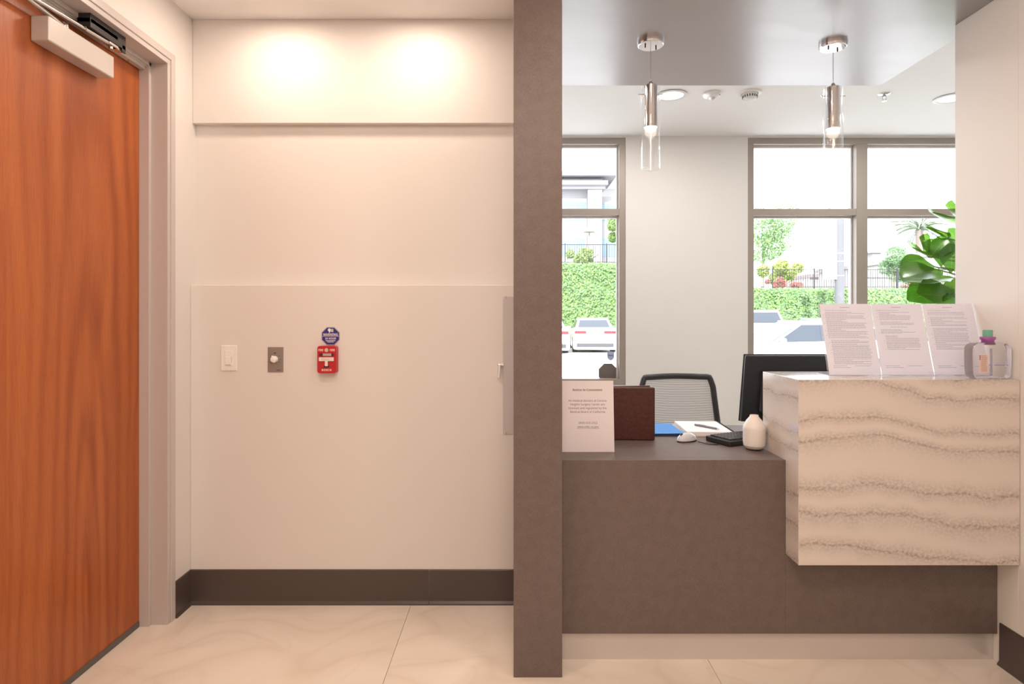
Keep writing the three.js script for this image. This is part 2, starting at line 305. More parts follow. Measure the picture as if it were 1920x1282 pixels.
function pendant(px, py, label) {
  const d = FOCAL * (SOFFIT - EYE) / (HORIZON - py), x = (px - CX) * d / FOCAL;
  const t = thing('pendant_lamp', label, 'pendant lamp', V(x, 1.957, d), 'glass cylinder pendants over the desk');
  const top = SOFFIT - 1.957;
  part('canopy', lathe([[0, -0.02], [0.052, -0.02], [0.057, -0.017], [0.058, 0]], 0, top, 0), M.chrome, t, 'round chrome ceiling canopy', true);
  part('canopy_screw', lbox(0.005, 0.012, 0.005, -0.026, top - 0.024, 0.01), M.black, t, null, true); part('canopy_screw', lbox(0.005, 0.012, 0.005, 0.026, top - 0.024, -0.012), M.black, t, null, true);
  part('cable', rod(new THREE.Vector3(0, 0.368, 0), new THREE.Vector3(0, top - 0.018, 0), 0.0014, 8), M.steel, t, null, true);
  part('cable_grip', lathe([[0, 0.388], [0.006, 0.386], [0.009, 0.38], [0.009, 0.366]], 0, 0, 0, 20), M.steel, t, null, true);
  part('chrome_sleeve', lathe([[0, 0.368], [0.028, 0.368], [0.0295, 0.366], [0.0295, 0.185], [0.0275, 0.183], [0.0265, 0.19], [0.0265, 0.22]], 0, 0, 0), M.chrome, t, 'polished chrome lamp sleeve', true);
  const L = new THREE.Color().setRGB(1, 0.86, 0.7);
  part('bulb', lathe([[0, 0.164], [0.012, 0.165], [0.021, 0.170], [0.026, 0.180], [0.026, 0.2]], 0, 0, 0, 28), glow(L, 5), t, 'glowing frosted bulb', true);
  part('glass_cylinder', lathe([[0, 0.002], [0.036, 0.0], [0.041, 0.006], [0.041, 0.362], [0.0385, 0.364], [0.0385, 0.008], [0.0, 0.006]], 0, 0, 0, 48), M.glass, t, 'clear glass cylinder', true);
  for (const q of [-1, 1]) part('side_pin', rod(new THREE.Vector3(q * 0.028, 0.33, 0), new THREE.Vector3(q * 0.054, 0.33, 0), 0.002, 8), M.steel, t, null, true);
  const l = new THREE.PointLight(L, 0.1); l.position.set(0, 0.184, 0); l.castShadow = true; t.add(l);
}
pendant(1220, 78, 'glass and chrome pendant lamp hanging over the lower desk top');
pendant(1562, 82, 'glass and chrome pendant lamp hanging over the marbled counter block');

// ceiling fittings behind the soffit
{
  const at = (px, py) => { const d = FOCAL * (CEIL - EYE) / (HORIZON - py); return V((px - CX) * d / FOCAL, CEIL, d); };
  const s = thing('motion_sensor', 'white domed motion sensor on the ceiling between downlight and smoke detector', 'sensor', at(1335, 174));
  part('housing', lathe([[0, -0.034], [0.03, -0.033], [0.05, -0.022], [0.054, -0.008], [0.054, 0]], 0, 0, 0), M.white, s, null, true);
  part('lens', lathe([[0, -0.046], [0.014, -0.043], [0.022, -0.033]], 0, 0, 0.006, 24), mat([0.6, 0.6, 0.58], 0.3), s, 'greyish sensor lens', true);
  part('indicator', lbox(0.005, 0.005, 0.003, 0.036, -0.024, 0.034), M.black, s, null, true);
  const k = thing('smoke_detector', 'white slotted smoke detector on the ceiling', 'detector', at(1406, 173));
  part('base_plate', lathe([[0.05, -0.012], [0.068, -0.01], [0.07, 0]], 0, 0, 0), M.white, k, null, true);
  part('body', lathe([[0, -0.052], [0.02, -0.051], [0.036, -0.044], [0.042, -0.03], [0.046, -0.01]], 0, 0, 0), M.white, k, null, true);
  for (let i = 0; i < 18; i++) { const g = lbox(0.005, 0.014, 0.003, 0, -0.028, 0.0432).rotateY(i * Math.PI / 9); part('vent_slot', g, M.black, k, null, true); }
  const p = thing('fire_sprinkler', 'small chrome fire sprinkler head on the ceiling', 'sprinkler', at(1658, 176));
  part('escutcheon', lathe([[0.012, -0.012], [0.03, -0.007], [0.036, 0]], 0, 0, 0), M.chrome, p, null, true);
  part('frame', merge([cyl(0.009, 0.009, 0.012, 0, -0.014, 0, 16), tube([new THREE.Vector3(-0.008, -0.016, 0), new THREE.Vector3(-0.012, -0.03, 0), new THREE.Vector3(0, -0.042, 0), new THREE.Vector3(0.012, -0.03, 0), new THREE.Vector3(0.008, -0.016, 0)], 0.002)]), M.steel, p, null, true);
  part('deflector', cyl(0.014, 0.014, 0.002, 0, -0.044, 0, 20), M.steel, p, null, true);
}

// ---------- wall fittings of the corridor ----------
{
  const P = (px, py) => V((px - CX) * BACK / FOCAL, EYE + (HORIZON - py) * BACK / FOCAL, BACK);
  const s = thing('light_switch', 'white rocker dimmer switch plate on the corridor wall', 'switch', P(430, 671));
  part('wall_plate', lbox(0.073, 0.116, 0.006, 0, 0, 0.003, 0.003), M.plate, s, null, true);
  part('switch_frame', lbox(0.034, 0.068, 0.003, 0, 0, 0.0065, 0.001), M.plate, s, null, true);
  part('rocker', lbox(0.026, 0.035, 0.004, -0.001, -0.013, 0.009, 0.0015).rotateX(-0.05), M.plate, s, null, true);
  part('dimmer_slide', lbox(0.002, 0.028, 0.002, 0.0145, -0.006, 0.0085), mat([0.6, 0.55, 0.5], 0.5), s, null, true);
  for (const y of [-0.048, 0.048]) part('screw', cyl(0.003, 0.003, 0.002, 0, 0, 0, 12).rotateX(Math.PI / 2).translate(0, y, 0.0065), M.plate, s, null, true);
  const t = thing('timer_switch', 'brushed grey plate with a round white timer knob', 'switch', P(517, 674));
  part('wall_plate', lbox(0.071, 0.114, 0.004, 0, 0, 0.002, 0.0012), mat([0.36, 0.32, 0.30], 0.38, { metalness: 0.6 }), t, null, true);
  part('dial', cyl(0.019, 0.019, 0.003, 0, 0, 0, 28).rotateX(Math.PI / 2).translate(-0.002, 0.002, 0.0055), mat([0.3, 0.27, 0.25], 0.4, { metalness: 0.5 }), t, null, true);
  part('knob', merge([lathe([[0, 0.022], [0.011, 0.021], [0.0135, 0.017], [0.0155, 0]], 0, 0, 0, 28).rotateX(Math.PI / 2).translate(-0.002, 0.002, 0.006), lbox(0.008, 0.034, 0.014, -0.002, 0.004, 0.019, 0.003).rotateZ(0.35)]), M.plate, t, 'round cream knob', true);
  for (const a of [-2.2, -1.6, -0.9, 0, 0.9, 1.6, 2.2]) part('dial_mark', lbox(0.006, 0.0015, 0.0006, 0, 0, 0.0042).translate(0.0245, 0, 0).rotateZ(a + Math.PI / 2).translate(-0.002, 0.002, 0), M.black, t, null, true);
  part('dial_mark', lbox(0.022, 0.002, 0.0006, 0.014, -0.047, 0.0042), M.black, t, null, true);
  part('dial_mark', lbox(0.01, 0.003, 0.0006, -0.002, 0.031, 0.0042), M.black, t, null, true);

  const f = thing('fire_alarm_pull_station', 'red fire alarm pull box with white T-shaped handle', 'fire alarm', P(617, 673));
  const rs = new THREE.Shape(), w = 0.0405, h = 0.0595, r = 0.01;
  rs.moveTo(-w + r, -h); rs.lineTo(w - r, -h); rs.quadraticCurveTo(w, -h, w, -h + r); rs.lineTo(w, h - r); rs.quadraticCurveTo(w, h, w - r, h); rs.lineTo(-w + r, h); rs.quadraticCurveTo(-w, h, -w, h - r); rs.lineTo(-w, -h + r); rs.quadraticCurveTo(-w, -h, -w + r, -h);
  const red = mat([0.52, 0.012, 0.02], 0.35);
  part('housing', new THREE.ExtrudeGeometry(rs, { depth: 0.034, bevelThickness: 0.003, bevelSize: 0.002, bevelSegments: 2 }), red, f, null, true);
  part('recess', lbox(0.066, 0.013, 0.002, 0, 0.0225, 0.0375), mat([0.12, 0.01, 0.012], 0.4), f, 'dark red slot', true);
  part('name_tag', lbox(0.038, 0.011, 0.002, 0.003, 0.0225, 0.039), mat([0.5, 0.46, 0.45], 0.4, { metalness: 0.3 }), f, null, true);
  const white = mat([0.8, 0.76, 0.72], 0.4);
  const hd = part('pull_handle', merge([lbox(0.067, 0.017, 0.006, 0, 0.002, 0.040, 0.0015), lbox(0.013, 0.024, 0.006, 0, -0.017, 0.040, 0.0015)]), white, f, 'white T-shaped pull handle', true);
  part('latch', lbox(0.024, 0.008, 0.003, 0, -0.031, 0.038), M.black, f, null, true);
  part('key_lock', cyl(0.0085, 0.0085, 0.004, 0, 0, 0, 20).rotateX(Math.PI / 2).translate(0, 0.043, 0.0385), mat([0.7, 0.62, 0.52], 0.3, { metalness: 0.8 }), f, null, true);
  const print = (name, text, color, tw, th, x, y, z, font, parent, bg) => {
    const tx = canvasTex(256, Math.round(256 * th / tw), (g, W, H) => { g.fillStyle = bg; g.fillRect(0, 0, W, H); g.fillStyle = color; g.font = `bold ${Math.round(H * 0.92)}px sans-serif`; g.textAlign = 'center'; g.textBaseline = 'middle'; g.save(); g.translate(W / 2, H / 2); const m = g.measureText(text).width; g.scale(Math.min(1.4, W * 0.96 / m), 1); g.fillText(text, 0, H * 0.04); g.restore(); });
    return part(name, new THREE.PlaneGeometry(tw, th).translate(x, y, z), mat([1, 1, 1], 0.4, { map: tx }), parent, null, true);
  };
  const redCss = '#bf1120';
  print('lettering', 'FIRE', '#f3e6da', 0.024, 0.015, -0.026, 0.0435, 0.0373, 0, f, redCss);
  print('lettering', 'FIRE', '#f3e6da', 0.024, 0.015, 0.026, 0.0435, 0.0373, 0, f, redCss);
  print('lettering', 'BOSCH', '#f3e6da', 0.048, 0.014, 0, -0.046, 0.0373, 0, f, redCss);
  print('lettering', 'PULL', '#d8b8a8', 0.04, 0.012, -0.002, 0.002, 0.0433, 0, hd, '#e6dcd3');
  // octagonal warning sign above it
  const o = thing('warning_sticker', 'blue octagonal alarm warning sign above the red pull box', 'sign', P(620, 630));
  const oc = new THREE.Shape(); for (let i = 0; i < 8; i++) { const a = Math.PI / 8 + i * Math.PI / 4; oc[i ? 'lineTo' : 'moveTo'](0.0445 * Math.cos(a), 0.0445 * Math.sin(a)); }
  part('backing', new THREE.ExtrudeGeometry(oc, { depth: 0.0012, bevelEnabled: false }), mat([0.5, 0.47, 0.55], 0.4), o, null, true);
  const tx = canvasTex(512, 512, (g) => {
    const oct = (r, c) => { g.fillStyle = c; g.beginPath(); for (let i = 0; i < 8; i++) { const a = Math.PI / 8 + i * Math.PI / 4; g[i ? 'lineTo' : 'moveTo'](256 + r * Math.cos(a), 256 + r * Math.sin(a)); } g.fill(); };
    oct(262, '#5d5a8c'); oct(250, '#c9bcc4'); oct(238, '#23297c');
    g.fillStyle = '#f2e8ea'; g.fillRect(40, 256, 432, 9);
    g.textAlign = 'center'; g.font = 'bold 92px sans-serif'; g.fillText('WARNING', 256, 246, 390);
    g.font = 'bold 76px sans-serif'; g.fillText('24 HOUR', 256, 345, 290);
    g.fillRect(128, 365, 256, 22); g.fillRect(170, 402, 172, 18); g.fillStyle = '#23297c'; for (let x = 140; x < 380; x += 23) g.fillRect(x, 362, 5, 62);
    g.fillStyle = '#f2e8ea'; g.beginPath(); g.ellipse(225, 95, 42, 42, 0, 0, 7); g.fill(); g.beginPath(); g.moveTo(190, 95); g.quadraticCurveTo(240, 130, 205, 165); g.lineTo(235, 165); g.quadraticCurveTo(275, 120, 262, 80); g.fill();
    g.fillRect(275, 68, 52, 78); g.fillStyle = '#23297c'; for (let y = 80; y < 140; y += 16) g.fillRect(282, y, 38, 6);
  });
  const face = new THREE.ShapeGeometry(oc).translate(0, 0, 0.0016), uv = face.attributes.uv, pp = face.attributes.position;
  for (let i = 0; i < uv.count; i++) uv.setXY(i, 0.5 + pp.getX(i) / 0.0886, 0.5 + pp.getY(i) / 0.0886);
  part('print', face, mat([1, 1, 1], 0.35, { map: tx }), o, null, true);

  // flush electrical cabinet beside the column, with its lever
  const cab = thing('electrical_cabinet', 'flush grey cabinet door in the corridor wall, partly behind the column', 'cabinet', V(0.05, 0.775, BACK));
  const cx0 = (943 - CX) * BACK / FOCAL, cy0 = EYE + (HORIZON - 813) * BACK / FOCAL, cy1 = EYE + (HORIZON - 556) * BACK / FOCAL, grey = mat([0.58, 0.55, 0.55], 0.4);
  part('cabinet_door', box(cx0, 0.165, cy0, cy1, BACK - 0.006, BACK, 0.0015), grey, cab);
  for (const y of [cy0 + 0.004, cy1 - 0.004]) part('hinge', cyl(0.004, 0.004, 0.012, cx0 + 0.012, y, -(BACK - 0.005), 10), grey, cab);
  const hx = (936.5 - CX) * BACK / FOCAL, hy = EYE + (HORIZON - 683) * BACK / FOCAL;
  part('lever_handle', merge([box(hx - 0.009, hx + 0.02, hy - 0.006, hy + 0.004, BACK - 0.018, BACK, 0.002), lbox(0.013, 0.064, 0.012, 0, -0.03, 0, 0.003).rotateZ(-0.06).rotateX(-0.08).translate(hx, hy, -(BACK - 0.02))]), mat([0.75, 0.74, 0.74], 0.2, { metalness: 0.7 }), cab, 'small silver lever handle');
}

// ---------- reception desk and marbled block ----------
const DESK = 0.767, dF = 2.303, bF = 2.200, bB = 2.518, bX = 1.027, bTop = 1.0825, bBot = 0.41;
{
  const d = thing('reception_desk', 'brown woven laminate reception desk with pale toe kick', 'desk', V((colX1 + XR) / 2, 0, 2.6));
  const x0 = colX1 + 0.0015, x1 = XR - 0.0015, dB = 3.03;
  part('front_panel', box(x0, bX - 0.001, 0.109, DESK, dF, dF + 0.04, 0.0012), M.laminate, d);
  part('lower_panel', box(bX - 0.001, x1, 0.109, bBot - 0.001, dF, dF + 0.04, 0.0008), M.laminate, d);
  part('desk_top', box(x0, bX - 0.001, DESK - 0.035, DESK, dF + 0.0405, dB, 0.0012), M.laminate, d);
  part('desk_top', box(bX - 0.001, x1, DESK - 0.035, DESK, bB + 0.002, dB, 0.0012), M.laminate, d);
  part('toe_kick', box(x0, x1, 0.0, 0.109, dF + 0.022, dF + 0.035), M.kick, d, 'pale satin toe kick');
  for (const x of [x0, x1 - 0.03]) part('side_support', box(x, x + 0.03, 0, DESK - 0.035, dF + 0.045, dB - 0.02), M.laminate, d);
  const b = thing('counter_block', 'raised white quartz counter block with wavy grey strata', 'counter', V((bX + XR) / 2, bBot, (bF + bB) / 2));
  part('quartz_shell', box(bX, XR - 0.001, bBot, bTop, bF, bB, 0.0025), M.quartz, b);
}
// notice in an acrylic stand
const paperTex = (draw, w = 680, h = 880) => canvasTex(w, h, draw);
{
  const base = onPixel(1102, 847, 2.44), t = thing('notice_stand', 'acrylic stand with a printed consumer notice on the lower desk top', 'sign', V(0.293, DESK, 2.44));
  const tilt = 0.1, w = 0.214, h = 0.284;
  const tx = paperTex((g, W, H) => {
    g.fillStyle = '#efe9ee'; g.fillRect(0, 0, W, H); g.fillStyle = '#3c3a42'; g.textAlign = 'center';
    g.font = 'bold 38px sans-serif'; g.fillText('Notice to Consumers', W / 2 + 5, 128);
    g.fillStyle = '#67636c'; g.font = '37px sans-serif';
    ['All medical doctors at Corona', 'Heights Surgery Center are', 'licensed and regulated by the', 'Medical Board of California'].forEach((s, i) => g.fillText(s, W / 2 + 4, 262 + i * 46, 500));
    g.font = '36px sans-serif'; g.fillText('(800) 633-2322', W / 2 + 8, 536); g.fillText('www.mbc.ca.gov', W / 2 + 8, 584); g.fillRect(W / 2 - 138, 590, 292, 3);
  });
  const sheet = lbox(w, h, 0.003, 0, h / 2, 0, 0.001).rotateX(-tilt), foot = lbox(w, 0.003, 0.09, 0, 0.0015, -0.045, 0.001);
  part('acrylic_holder', merge([sheet, foot, lbox(w, h * 0.6, 0.003, 0, h * 0.3, 0, 0.001).rotateX(0.2).translate(0, 0, -0.088)]), mat([0.9, 0.9, 0.92], 0.05, { transmission: 0.9, thickness: 0 }), t, null, true);
  part('paper', new THREE.PlaneGeometry(w, h).translate(0, h / 2, 0.0022).rotateX(-tilt), mat([1, 1, 1], 0.25, { map: tx }), t, 'printed white notice', true);
}
// leather folio standing open
{
  const lea = dataTex(256, 256, (u, v) => { const n = 0.5 + 0.5 * fbm(u * 14, v * 14, 4); return mix3([58, 22, 18], [92, 40, 32], n); }, 3, 3);
  const m = mat([1, 1, 1], 0.42, { map: lea, bumpMap: lea, bumpScale: 0.0004 });
  const t = thing('leather_folio', 'dark reddish brown leather folio standing upright on the desk', 'folio', V(0.50, DESK, 2.69));
  part('cover', lbox(0.235, 0.232, 0.012, -0.002, 0.116, 0.02, 0.006).rotateY(-0.05), m, t, null, true);
  part('cover', lbox(0.235, 0.232, 0.012, -0.002, 0.116, -0.035, 0.006).rotateY(0.12), m, t, null, true);
  part('spine', lbox(0.012, 0.23, 0.06, -0.12, 0.115, -0.002, 0.004), m, t, null, true);
}
// blue folder, spiral notebook with pen
{
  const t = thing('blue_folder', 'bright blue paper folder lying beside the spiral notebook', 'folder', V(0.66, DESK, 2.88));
  part('folder_cover', lbox(0.22, 0.003, 0.25, 0, 0.011, 0, 0.001).rotateZ(0.01), mat([0.05, 0.28, 0.75], 0.4), t, null, true);
  part('shade_layer', lbox(0.21, 0.008, 0.24, 0, 0.0045, 0), mat([0.02, 0.05, 0.12], 0.6), t, null, true);  // near-black blue layer paints the shadow under the raised folder
  const n = thing('spiral_notebook', 'open white spiral notebook lying on the desk', 'notebook', V(0.893, DESK, 2.892)), a = -0.06;
  part('cover', lbox(0.215, 0.004, 0.30, -0.008, 0.002, 0.004, 0.001).rotateY(a), mat([0.6, 0.5, 0.44], 0.5), n, null, true);
  part('pages', lbox(0.207, 0.016, 0.285, 0, 0.012, 0, 0.002).rotateY(a), mat([0.85, 0.82, 0.84], 0.6), n, null, true);
  for (let i = 0; i < 18; i++) part('wire_loop', new THREE.TorusGeometry(0.009, 0.0012, 6, 14).translate(0.105, 0.013, -0.128 + i * 0.015).rotateY(a), M.black, n, null, true);
  const p = thing('ballpoint_pen', 'grey ballpoint pen lying on the spiral notebook', 'pen', V(0.905, DESK + 0.0205, 2.845));
  const q = new THREE.Matrix4().makeRotationY(-0.96);
  part('barrel', rod(new THREE.Vector3(-0.075, 0.0045, 0), new THREE.Vector3(0.05, 0.0045, 0), 0.0045, 14).applyMatrix4(q), mat([0.22, 0.22, 0.26], 0.35), p, null, true);
  part('tip', new THREE.CylinderGeometry(0.001, 0.0045, 0.014, 14).rotateZ(-Math.PI / 2).translate(0.057, 0.0045, 0).applyMatrix4(q), M.steel, p, null, true);
  part('clip', lbox(0.04, 0.0015, 0.003, -0.035, 0.0098, 0).applyMatrix4(q), M.steel, p, null, true);
}
// mouse, keyboard, diffuser, monitor
{
  const m = thing('computer_mouse', 'silver and black computer mouse lying on the desk', 'mouse', V(0.75, DESK, 2.65)), ang = 0.55;
  const hump = (s, top) => { const g = new THREE.SphereGeometry(1, 28, 18, 0, Math.PI * 2, 0, Math.PI / 2); g.scale(0.054 * s, top, 0.031 * s); return g; };
  part('base', merge([hump(1, 0.022), new THREE.CircleGeometry(1, 28).rotateX(Math.PI / 2).scale(0.054, 1, 0.031)]).rotateY(ang), M.black, m, 'black lower shell', true);
  part('top_shell', hump(0.97, 0.033).translate(0, 0.004, 0).rotateY(ang), mat([0.62, 0.63, 0.68], 0.25), m, 'silver upper shell', true);
  part('scroll_wheel', new THREE.TorusGeometry(0.006, 0.003, 8, 16).translate(-0.03, 0.028, 0).rotateY(ang), M.black, m, null, true);
  const cable = solo('mouse_cable', tube([V(0.79, DESK + 0.004, 2.62), V(0.82, DESK + 0.003, 2.575), V(0.85, DESK + 0.003, 2.565), V(0.88, DESK + 0.004, 2.60)], 0.0018, 20, 6), M.black, 'thin black mouse cable running to the keyboard', 'cable');
  const kb = thing('keyboard', 'black computer keyboard angled behind the white diffuser', 'keyboard', V(0.894, DESK, 2.528)), ka = Math.atan2(0.062, 0.128);
  const turn = (g) => g.rotateY(ka);
  part('case', turn(lbox(0.36, 0.022, 0.14, 0.18, 0.012, -0.07, 0.004)), M.black, kb, null, true);
  const key = new RoundedBoxGeometry(0.016, 0.008, 0.016, 1, 0.002), km = mat([0.045, 0.045, 0.05], 0.4);
  for (let r = 0; r < 6; r++) for (let c = 0; c < 18; c++) { const o = part('key', key, km, kb, null, true); o.position.set(0.022 + c * 0.0188, 0.026, -0.02 - r * 0.0198).applyAxisAngle(new THREE.Vector3(0, 1, 0), ka); o.rotation.y = ka; }
  const di = thing('aroma_diffuser', 'small white bottle-shaped diffuser against the quartz block', 'diffuser', V(0.979, DESK, 2.485)), cream = mat([0.84, 0.79, 0.75], 0.45);
  part('body', lathe([[0.042, 0.018], [0.044, 0.035], [0.044, 0.085], [0.042, 0.098], [0.03, 0.12], [0.018, 0.134], [0.0165, 0.141], [0.0145, 0.141], [0.013, 0.13]], 0, 0, 0), cream, di, null, true);
  part('base', lathe([[0, 0.004], [0.03, 0.004], [0.037, 0.009], [0.0425, 0.0175]], 0, 0, 0), cream, di, null, true);
  for (let i = 0; i < 5; i++) part('foot', cyl(0.004, 0.004, 0.005, 0.028 * Math.cos(i * 1.257), 0.0025, 0.028 * Math.sin(i * 1.257), 10), M.black, di, null, true);
  const mo = thing('computer_monitor', 'black computer monitor seen from behind at the back of the desk', 'monitor', V(1.315, DESK, 2.86)), tl = 0.2;
  const mp = (g) => g.rotateX(tl).translate(0, 0.05, 0.0);
  part('back_housing', mp(merge([lbox(0.51, 0.32, 0.018, 0, 0.16, 0, 0.006), lbox(0.36, 0.2, 0.03, 0, 0.15, 0.018, 0.012)])), mat([0.03, 0.03, 0.035], 0.38), mo, null, true);
  part('bezel', mp(lbox(0.516, 0.326, 0.008, 0, 0.16, -0.012, 0.003)), M.black, mo, null, true);
  part('screen', mp(lbox(0.49, 0.295, 0.002, 0, 0.16, -0.017)), mat([0.02, 0.02, 0.025], 0.15), mo, null, true);
  part('stand_neck', lbox(0.05, 0.18, 0.02, 0, 0.09, 0.045, 0.004), M.black, mo, null, true);
  part('stand_foot', lbox(0.2, 0.012, 0.15, 0, 0.006, 0.03, 0.005), M.black, mo, null, true);
}
// three printed sheets in a leaning acrylic display
{
  const w = 0.2035, X0 = 1.213, zb = 2.345, h = 0.29, tl = 0.28;
  const greek = (n) => paperTex((g, W, H) => {
    g.fillStyle = '#f4eef2'; g.fillRect(0, 0, W, H); g.fillStyle = '#8f8490';
    const line = (x, y, l, th = 6) => { let p = x; while (p < x + l) { const q = Math.min(8 + rnd() * 34, x + l - p); g.fillRect(p, y, q, th * 0.62); p += q + 5; } };
    g.fillStyle = '#6f6570'; line(W * 0.4, 42, 130, 8); g.fillStyle = '#877c88';
    let y = 82; const blocks = n === 0 ? [[60, 540, 22], [90, 520, 20]] : n === 1 ? [[90, 430, 7], [90, 470, 3], [220, 240, 1], [80, 480, 4], [130, 450, 12]] : [[60, 520, 3], [80, 500, 8], [90, 480, 18]];
    line(60, y, 300); y += 24;
    for (const [x, l, k] of blocks) { for (let i = 0; i < k; i++) { line(x, y, l * (rnd() < 0.25 ? rr(0.3, 0.8) : rr(0.93, 1))); if (rnd() < 0.2) g.fillRect(x - 28, y, 10, 4); y += 15.2; } y += 17; }
    line(70, H - 110, 180); line(360, H - 110, 200); line(70, H - 90, 230);
  });
  const t = thing('sheet_display', 'leaning clear acrylic display with three printed sheets on the quartz counter', 'sign display', V(X0 + 1.5 * w, bTop, zb));
  const lean = (g) => g.rotateX(-tl);
  part('acrylic_back', merge([lean(lbox(3 * w + 0.004, h, 0.003, 0, h / 2, -0.003)), lbox(3 * w, 0.003, 0.1, 0, 0.0015, -0.05)]), mat([0.92, 0.92, 0.95], 0.06, { transmission: 0.9, thickness: 0 }), t, null, true);
  for (let k = 0; k < 3; k++) {
    part('printed_sheet', lean(new THREE.PlaneGeometry(w - 0.003, h - 0.004).translate((k - 1) * w, h / 2 + 0.001, 0)), mat([1, 1, 1], 1.0, { map: greek(k), side: THREE.DoubleSide, transmission: 0.42, thickness: 0 }), t, 'white sheet covered in small print', true);
    if (k < 2) part('divider', lean(lbox(0.004, h, 0.005, (k - 0.5) * w, h / 2, 0.002, 0.001)), M.glass, t, null, true);
  }
  part('front_lip', lean(lbox(3 * w, 0.014, 0.003, 0, 0.007, 0.006, 0.001)), M.glass, t, null, true);
}
// hand sanitiser
{
  const t = thing('sanitizer_bottle', 'clear hand sanitizer bottle with purple and green cap', 'bottle', V(1.752, bTop, 2.252));
  const s = new THREE.Shape(), w = 0.066, h = 0.118;
  s.moveTo(-w + 0.012, 0); s.lineTo(w - 0.012, 0); s.quadraticCurveTo(w - 0.003, 0, w - 0.002, 0.012); s.quadraticCurveTo(w + 0.002, h * 0.5, w, h - 0.016); s.quadraticCurveTo(w - 0.002, h - 0.004, w - 0.016, h); s.quadraticCurveTo(0, h + 0.006, -w + 0.016, h); s.quadraticCurveTo(-w + 0.002, h - 0.004, -w, h - 0.016); s.quadraticCurveTo(-w - 0.002, h * 0.5, -w + 0.002, 0.012); s.quadraticCurveTo(-w + 0.003, 0, -w + 0.012, 0);
  const g = new THREE.ExtrudeGeometry(s, { depth: 0.034, bevelThickness: 0.008, bevelSize: 0.006, bevelSegments: 3, curveSegments: 10 }).translate(0, 0.0065, -0.017);
  part('bottle_body', g, new THREE.MeshPhysicalMaterial({ color: 0xfafafa, roughness: 0.04, transmission: 0.94, thickness: 0.03, ior: 1.36, attenuationColor: new THREE.Color(0.9, 0.88, 0.95), attenuationDistance: 0.3 }), t, 'clear gel-filled bottle', true);
  const tx = canvasTex(256, 384, (c) => { c.fillStyle = '#ddc4bb'; c.fillRect(0, 0, 256, 384); c.strokeStyle = '#f0e4e0'; c.lineWidth = 8; c.strokeRect(5, 5, 246, 374); c.fillStyle = '#55485a'; for (let i = 0; i < 3; i++) c.fillRect(16, 20 + i * 34, 30, 26); c.fillStyle = '#b08c86'; for (let y = 24; y < 360; y += 15) c.fillRect(62, y, 130 + 50 * rnd(), 6); });
  part('back_label', new THREE.PlaneGeometry(0.034, 0.068).translate(-0.035, 0.056, 0.0256), mat([1, 1, 1], 0.4, { map: tx }), t, 'small printed label', true);
  part('print_line', merge([lbox(0.05, 0.003, 0.0006, 0.03, 0.05, 0.0255), lbox(0.012, 0.004, 0.0006, -0.008, 0.05, 0.0255)]), mat([0.25, 0.24, 0.5], 0.5), t, 'bluish line of print', true);
  part('dip_tube', cyl(0.004, 0.004, 0.1, 0.006, 0.06, 0, 12), mat([0.8, 0.75, 0.85], 0.2, { transmission: 0.6, thickness: 0 }), t, null, true);
  const pur = mat([0.46, 0.14, 0.46], 0.3, { transmission: 0.25, thickness: 0 }), gr = mat([0.25, 0.62, 0.48], 0.25, { transmission: 0.35, thickness: 0 });
  part('collar', lathe([[0, 0.124], [0.02, 0.124], [0.02, 0.142], [0.0245, 0.143], [0.0245, 0.153], [0.017, 0.154], [0, 0.154]], 0.0, 0, 0), pur, t, 'translucent purple collar', true);
  part('cap', lathe([[0.0155, 0.154], [0.0155, 0.177], [0.013, 0.179], [0, 0.179]], 0.0, 0, 0), gr, t, 'translucent green cap', true);
}
